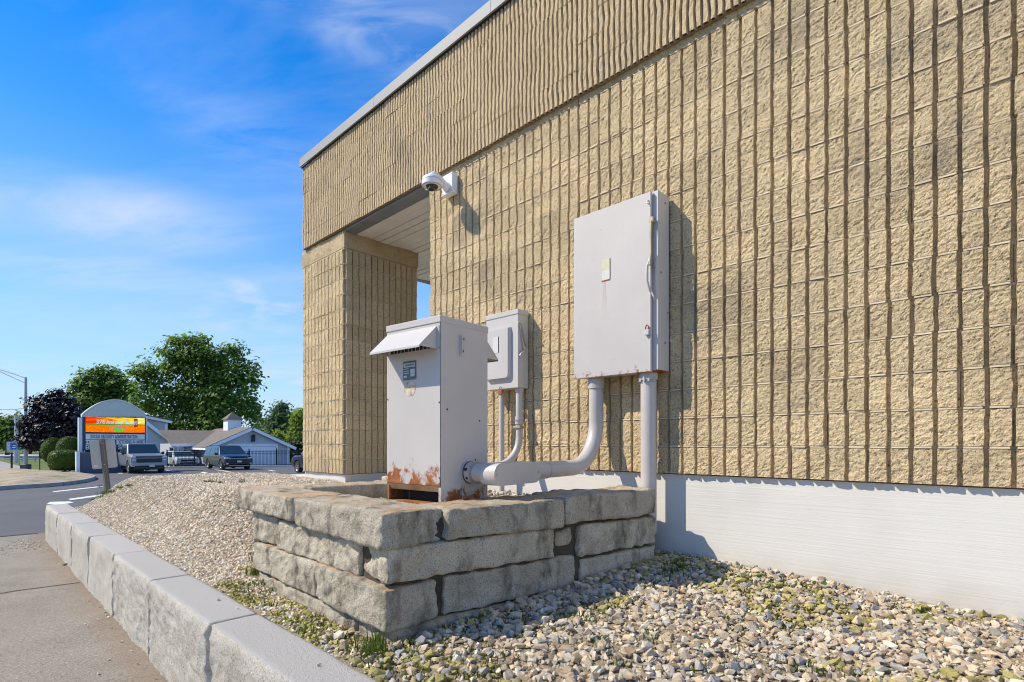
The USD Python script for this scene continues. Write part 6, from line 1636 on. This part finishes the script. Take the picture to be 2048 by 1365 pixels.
def blades(pts, rng, h, w=0.0022, lean=0.5):
    n = len(pts); hh = h * rng.uniform(0.45, 1.25, (n, 1)) if np.ndim(h) == 0 else np.asarray(h)[:, None] * rng.uniform(0.45, 1.2, (n, 1))
    a = rng.uniform(0, 2 * np.pi, n); d = np.stack([np.cos(a), np.sin(a), np.zeros(n)], 1); sd = np.stack([-np.sin(a), np.cos(a), np.zeros(n)], 1) * w
    ln = rng.uniform(0.1, lean, (n, 1))
    up = np.array([0, 0, 1.0])
    m_ = pts + up * hh * 0.6 + d * hh * ln * 0.4; tp = pts + up * hh * (1 - ln * 0.25) + d * hh * ln
    V = np.stack([pts - sd, pts + sd, m_ + sd * 0.7, m_ - sd * 0.7, tp], 1).reshape(-1, 3); k = np.arange(n)[:, None] * 5
    return V, np.vstack([k + [0, 1, 2], k + [0, 2, 3], k + [3, 2, 4]])


rng = np.random.default_rng(300)
tuft_px = [(1360, 1135, 34, 0.075), (1345, 1150, 26, 0.07), (1385, 1128, 20, 0.06), (1290, 1165, 18, 0.06), (1310, 1180, 14, 0.05), (1440, 1165, 12, 0.05), (1500, 1155, 10, 0.04), (1260, 1205, 12, 0.05), (1180, 1240, 8, 0.04),
           (1005, 1310, 16, 0.05), (1060, 1270, 8, 0.04), (985, 1345, 12, 0.05), (1240, 1330, 10, 0.05), (1480, 1300, 8, 0.04), (1590, 1340, 14, 0.045), (1650, 1345, 16, 0.045), (1560, 1330, 10, 0.045), (1470, 1345, 12, 0.05), (1400, 1340, 8, 0.05),
           (1700, 1180, 4, 0.03), (1300, 1280, 8, 0.05), (1130, 1300, 8, 0.04), (1200, 1285, 8, 0.04), (1370, 1230, 6, 0.04), (1900, 1340, 5, 0.04),
           (522, 1125, 14, 0.13), (518, 1150, 22, 0.10), (530, 1165, 16, 0.05), (556, 1180, 12, 0.05), (530, 1215, 26, 0.035), (640, 1300, 18, 0.04), (690, 1330, 22, 0.045), (720, 1345, 26, 0.05), (745, 1315, 22, 0.11), (752, 1290, 16, 0.10), (790, 1300, 22, 0.05), (820, 1310, 16, 0.04),
           (860, 1340, 14, 0.045), (640, 1320, 14, 0.035), (780, 1340, 20, 0.035), (605, 1260, 16, 0.03), (840, 1345, 12, 0.04), (900, 1290, 8, 0.03),
           (215, 988, 26, 0.09), (228, 984, 26, 0.06), (245, 976, 26, 0.05), (262, 972, 24, 0.05), (205, 994, 16, 0.05), (190, 1000, 16, 0.05), (420, 966, 16, 0.07), (440, 967, 14, 0.05), (485, 966, 6, 0.10), (200, 975, 5, 0.12)]
bp_, bh_, mp_, mh_ = [], [], [], []
for px, py, n, h in tuft_px:
    c = on_bed(px, py)
    if c is None or SR * c[0] * -1 + 0 == 1e9:
        continue
    if -SR * c[0] + CR * c[1] < 1.23:
        continue
    sd = 0.022 + 0.0010 * n
    p = c + np.concatenate([rng.normal(0, sd, (n * 5, 2)), np.full((n * 5, 1), -0.005)], 1)
    p = p[(-SR * p[:, 0] + CR * p[:, 1] > 1.215) & (-SR * p[:, 0] + CR * p[:, 1] < 3.58)]
    bp_.append(p); bh_.append(np.full(len(p), h * 0.85))
obj("grass_tufts", blades(np.vstack(bp_), rng, np.concatenate(bh_), 0.0032), BLADE, None, "thin green grass blades sprouting through the gravel", None, None, "stuff")
# short moss in the damp gravel near the kerb and the wall
S_, M_, ps_ = bed_points(-0.6, 4.2, 1.22, 3.5, 2600, 61, (-0.004, 0.004))
mm = meshkit.fbm(np.stack([S_ * 2.2, M_ * 2.2, S_ * 0], -1), 3, 77) + 0.34 * sstep(1.75, 1.25, M_) * sstep(4.2, 2.2, S_) * sstep(0.3, 1.5, S_) + 0.10 * sstep(2.0, 0.8, S_) * sstep(1.2, 2.4, S_ + M_ * 0.4)
kp = mm > 0.625
ps_ = ps_[kp]
obj("moss", blades(ps_ + [0, 0, 0.004], rng, 0.022, 0.0045, 1.0), MOSSB, None, "low yellow green moss creeping over the gravel beside the kerb", None, None, "stuff")


def weed(label, px, py, n, size, mat, seed, at=None, name="weed_plant"):
    rng = np.random.default_rng(seed)
    c = np.array(at) if at is not None else on_bed(px, py)
    t = thing(name, label, "weed", tuple(c), 0)
    for k in range(n):
        a = k * 2.4 + rng.uniform(-0.3, 0.3); l = size * rng.uniform(0.7, 1.2); el = rng.uniform(0.25, 1.0)
        d = np.array([math.cos(a) * math.cos(el), math.sin(a) * math.cos(el), math.sin(el)]); sd = np.array([-math.sin(a), math.cos(a), 0]) * l * 0.24
        pts = [np.zeros(3)]
        ridge = [d * l * t_ - np.array([0, 0, 0.25 * l * t_ * t_]) for t_ in (0.0, 0.35, 0.7, 1.0)]
        wd = (0.12, 0.9, 1.0, 0.05)
        V = np.vstack([[r_ - sd * w_ + [0, 0, l * 0.05], r_, r_ + sd * w_ + [0, 0, l * 0.05]] for r_, w_ in zip(ridge, wd)]); F = []
        for j in range(3):
            b_ = j * 3; F += [(b_, b_ + 1, b_ + 4), (b_, b_ + 4, b_ + 3), (b_ + 1, b_ + 2, b_ + 5), (b_ + 1, b_ + 5, b_ + 4)]
        obj("leaf", (V, np.array(F)), mat, t)


weed("bright green leafy weed growing at the foot of the white foundation", 1645, 1178, 11, 0.060, WEED, 401)
weed("dark green weed in the shaded corner between planter and foundation", 1350, 1105, 12, 0.050, WEED, 402)
weed("small green weed lying in the shade below the planter's long side", 1270, 1205 - 60, 7, 0.035, WEED, 403)
weed("reddish weed at the near corner of the planter", 822, 1288, 8, 0.040, REDW, 404)
weed("small red weed on the gravel at the foundation shadow's end", 1450, 1118, 6, 0.028, REDW, 405)
weed("small red brown weed along the middle of the foundation foot", 1575, 1165, 6, 0.025, REDW, 406)
weed("tiny green weed where path and kerb meet", 0, 0, 7, 0.045, WEED, 407, at=(*site(-8.55, 0.90), 0.005))
weed("green weed in the planter gravel under the large pipe", 0, 0, 9, 0.050, WEED, 408, at=(*site(-2.36, 2.95), EYE - 0.455))
weed("small green weed in the planter beside the pipe's elbow", 0, 0, 7, 0.045, WEED, 409, at=(*site(-2.52, 2.62), EYE - 0.455))
weed("broad green weed at the planter's shaded foot by the large stones", 965, 1215, 6, 0.035, WEED, 410)
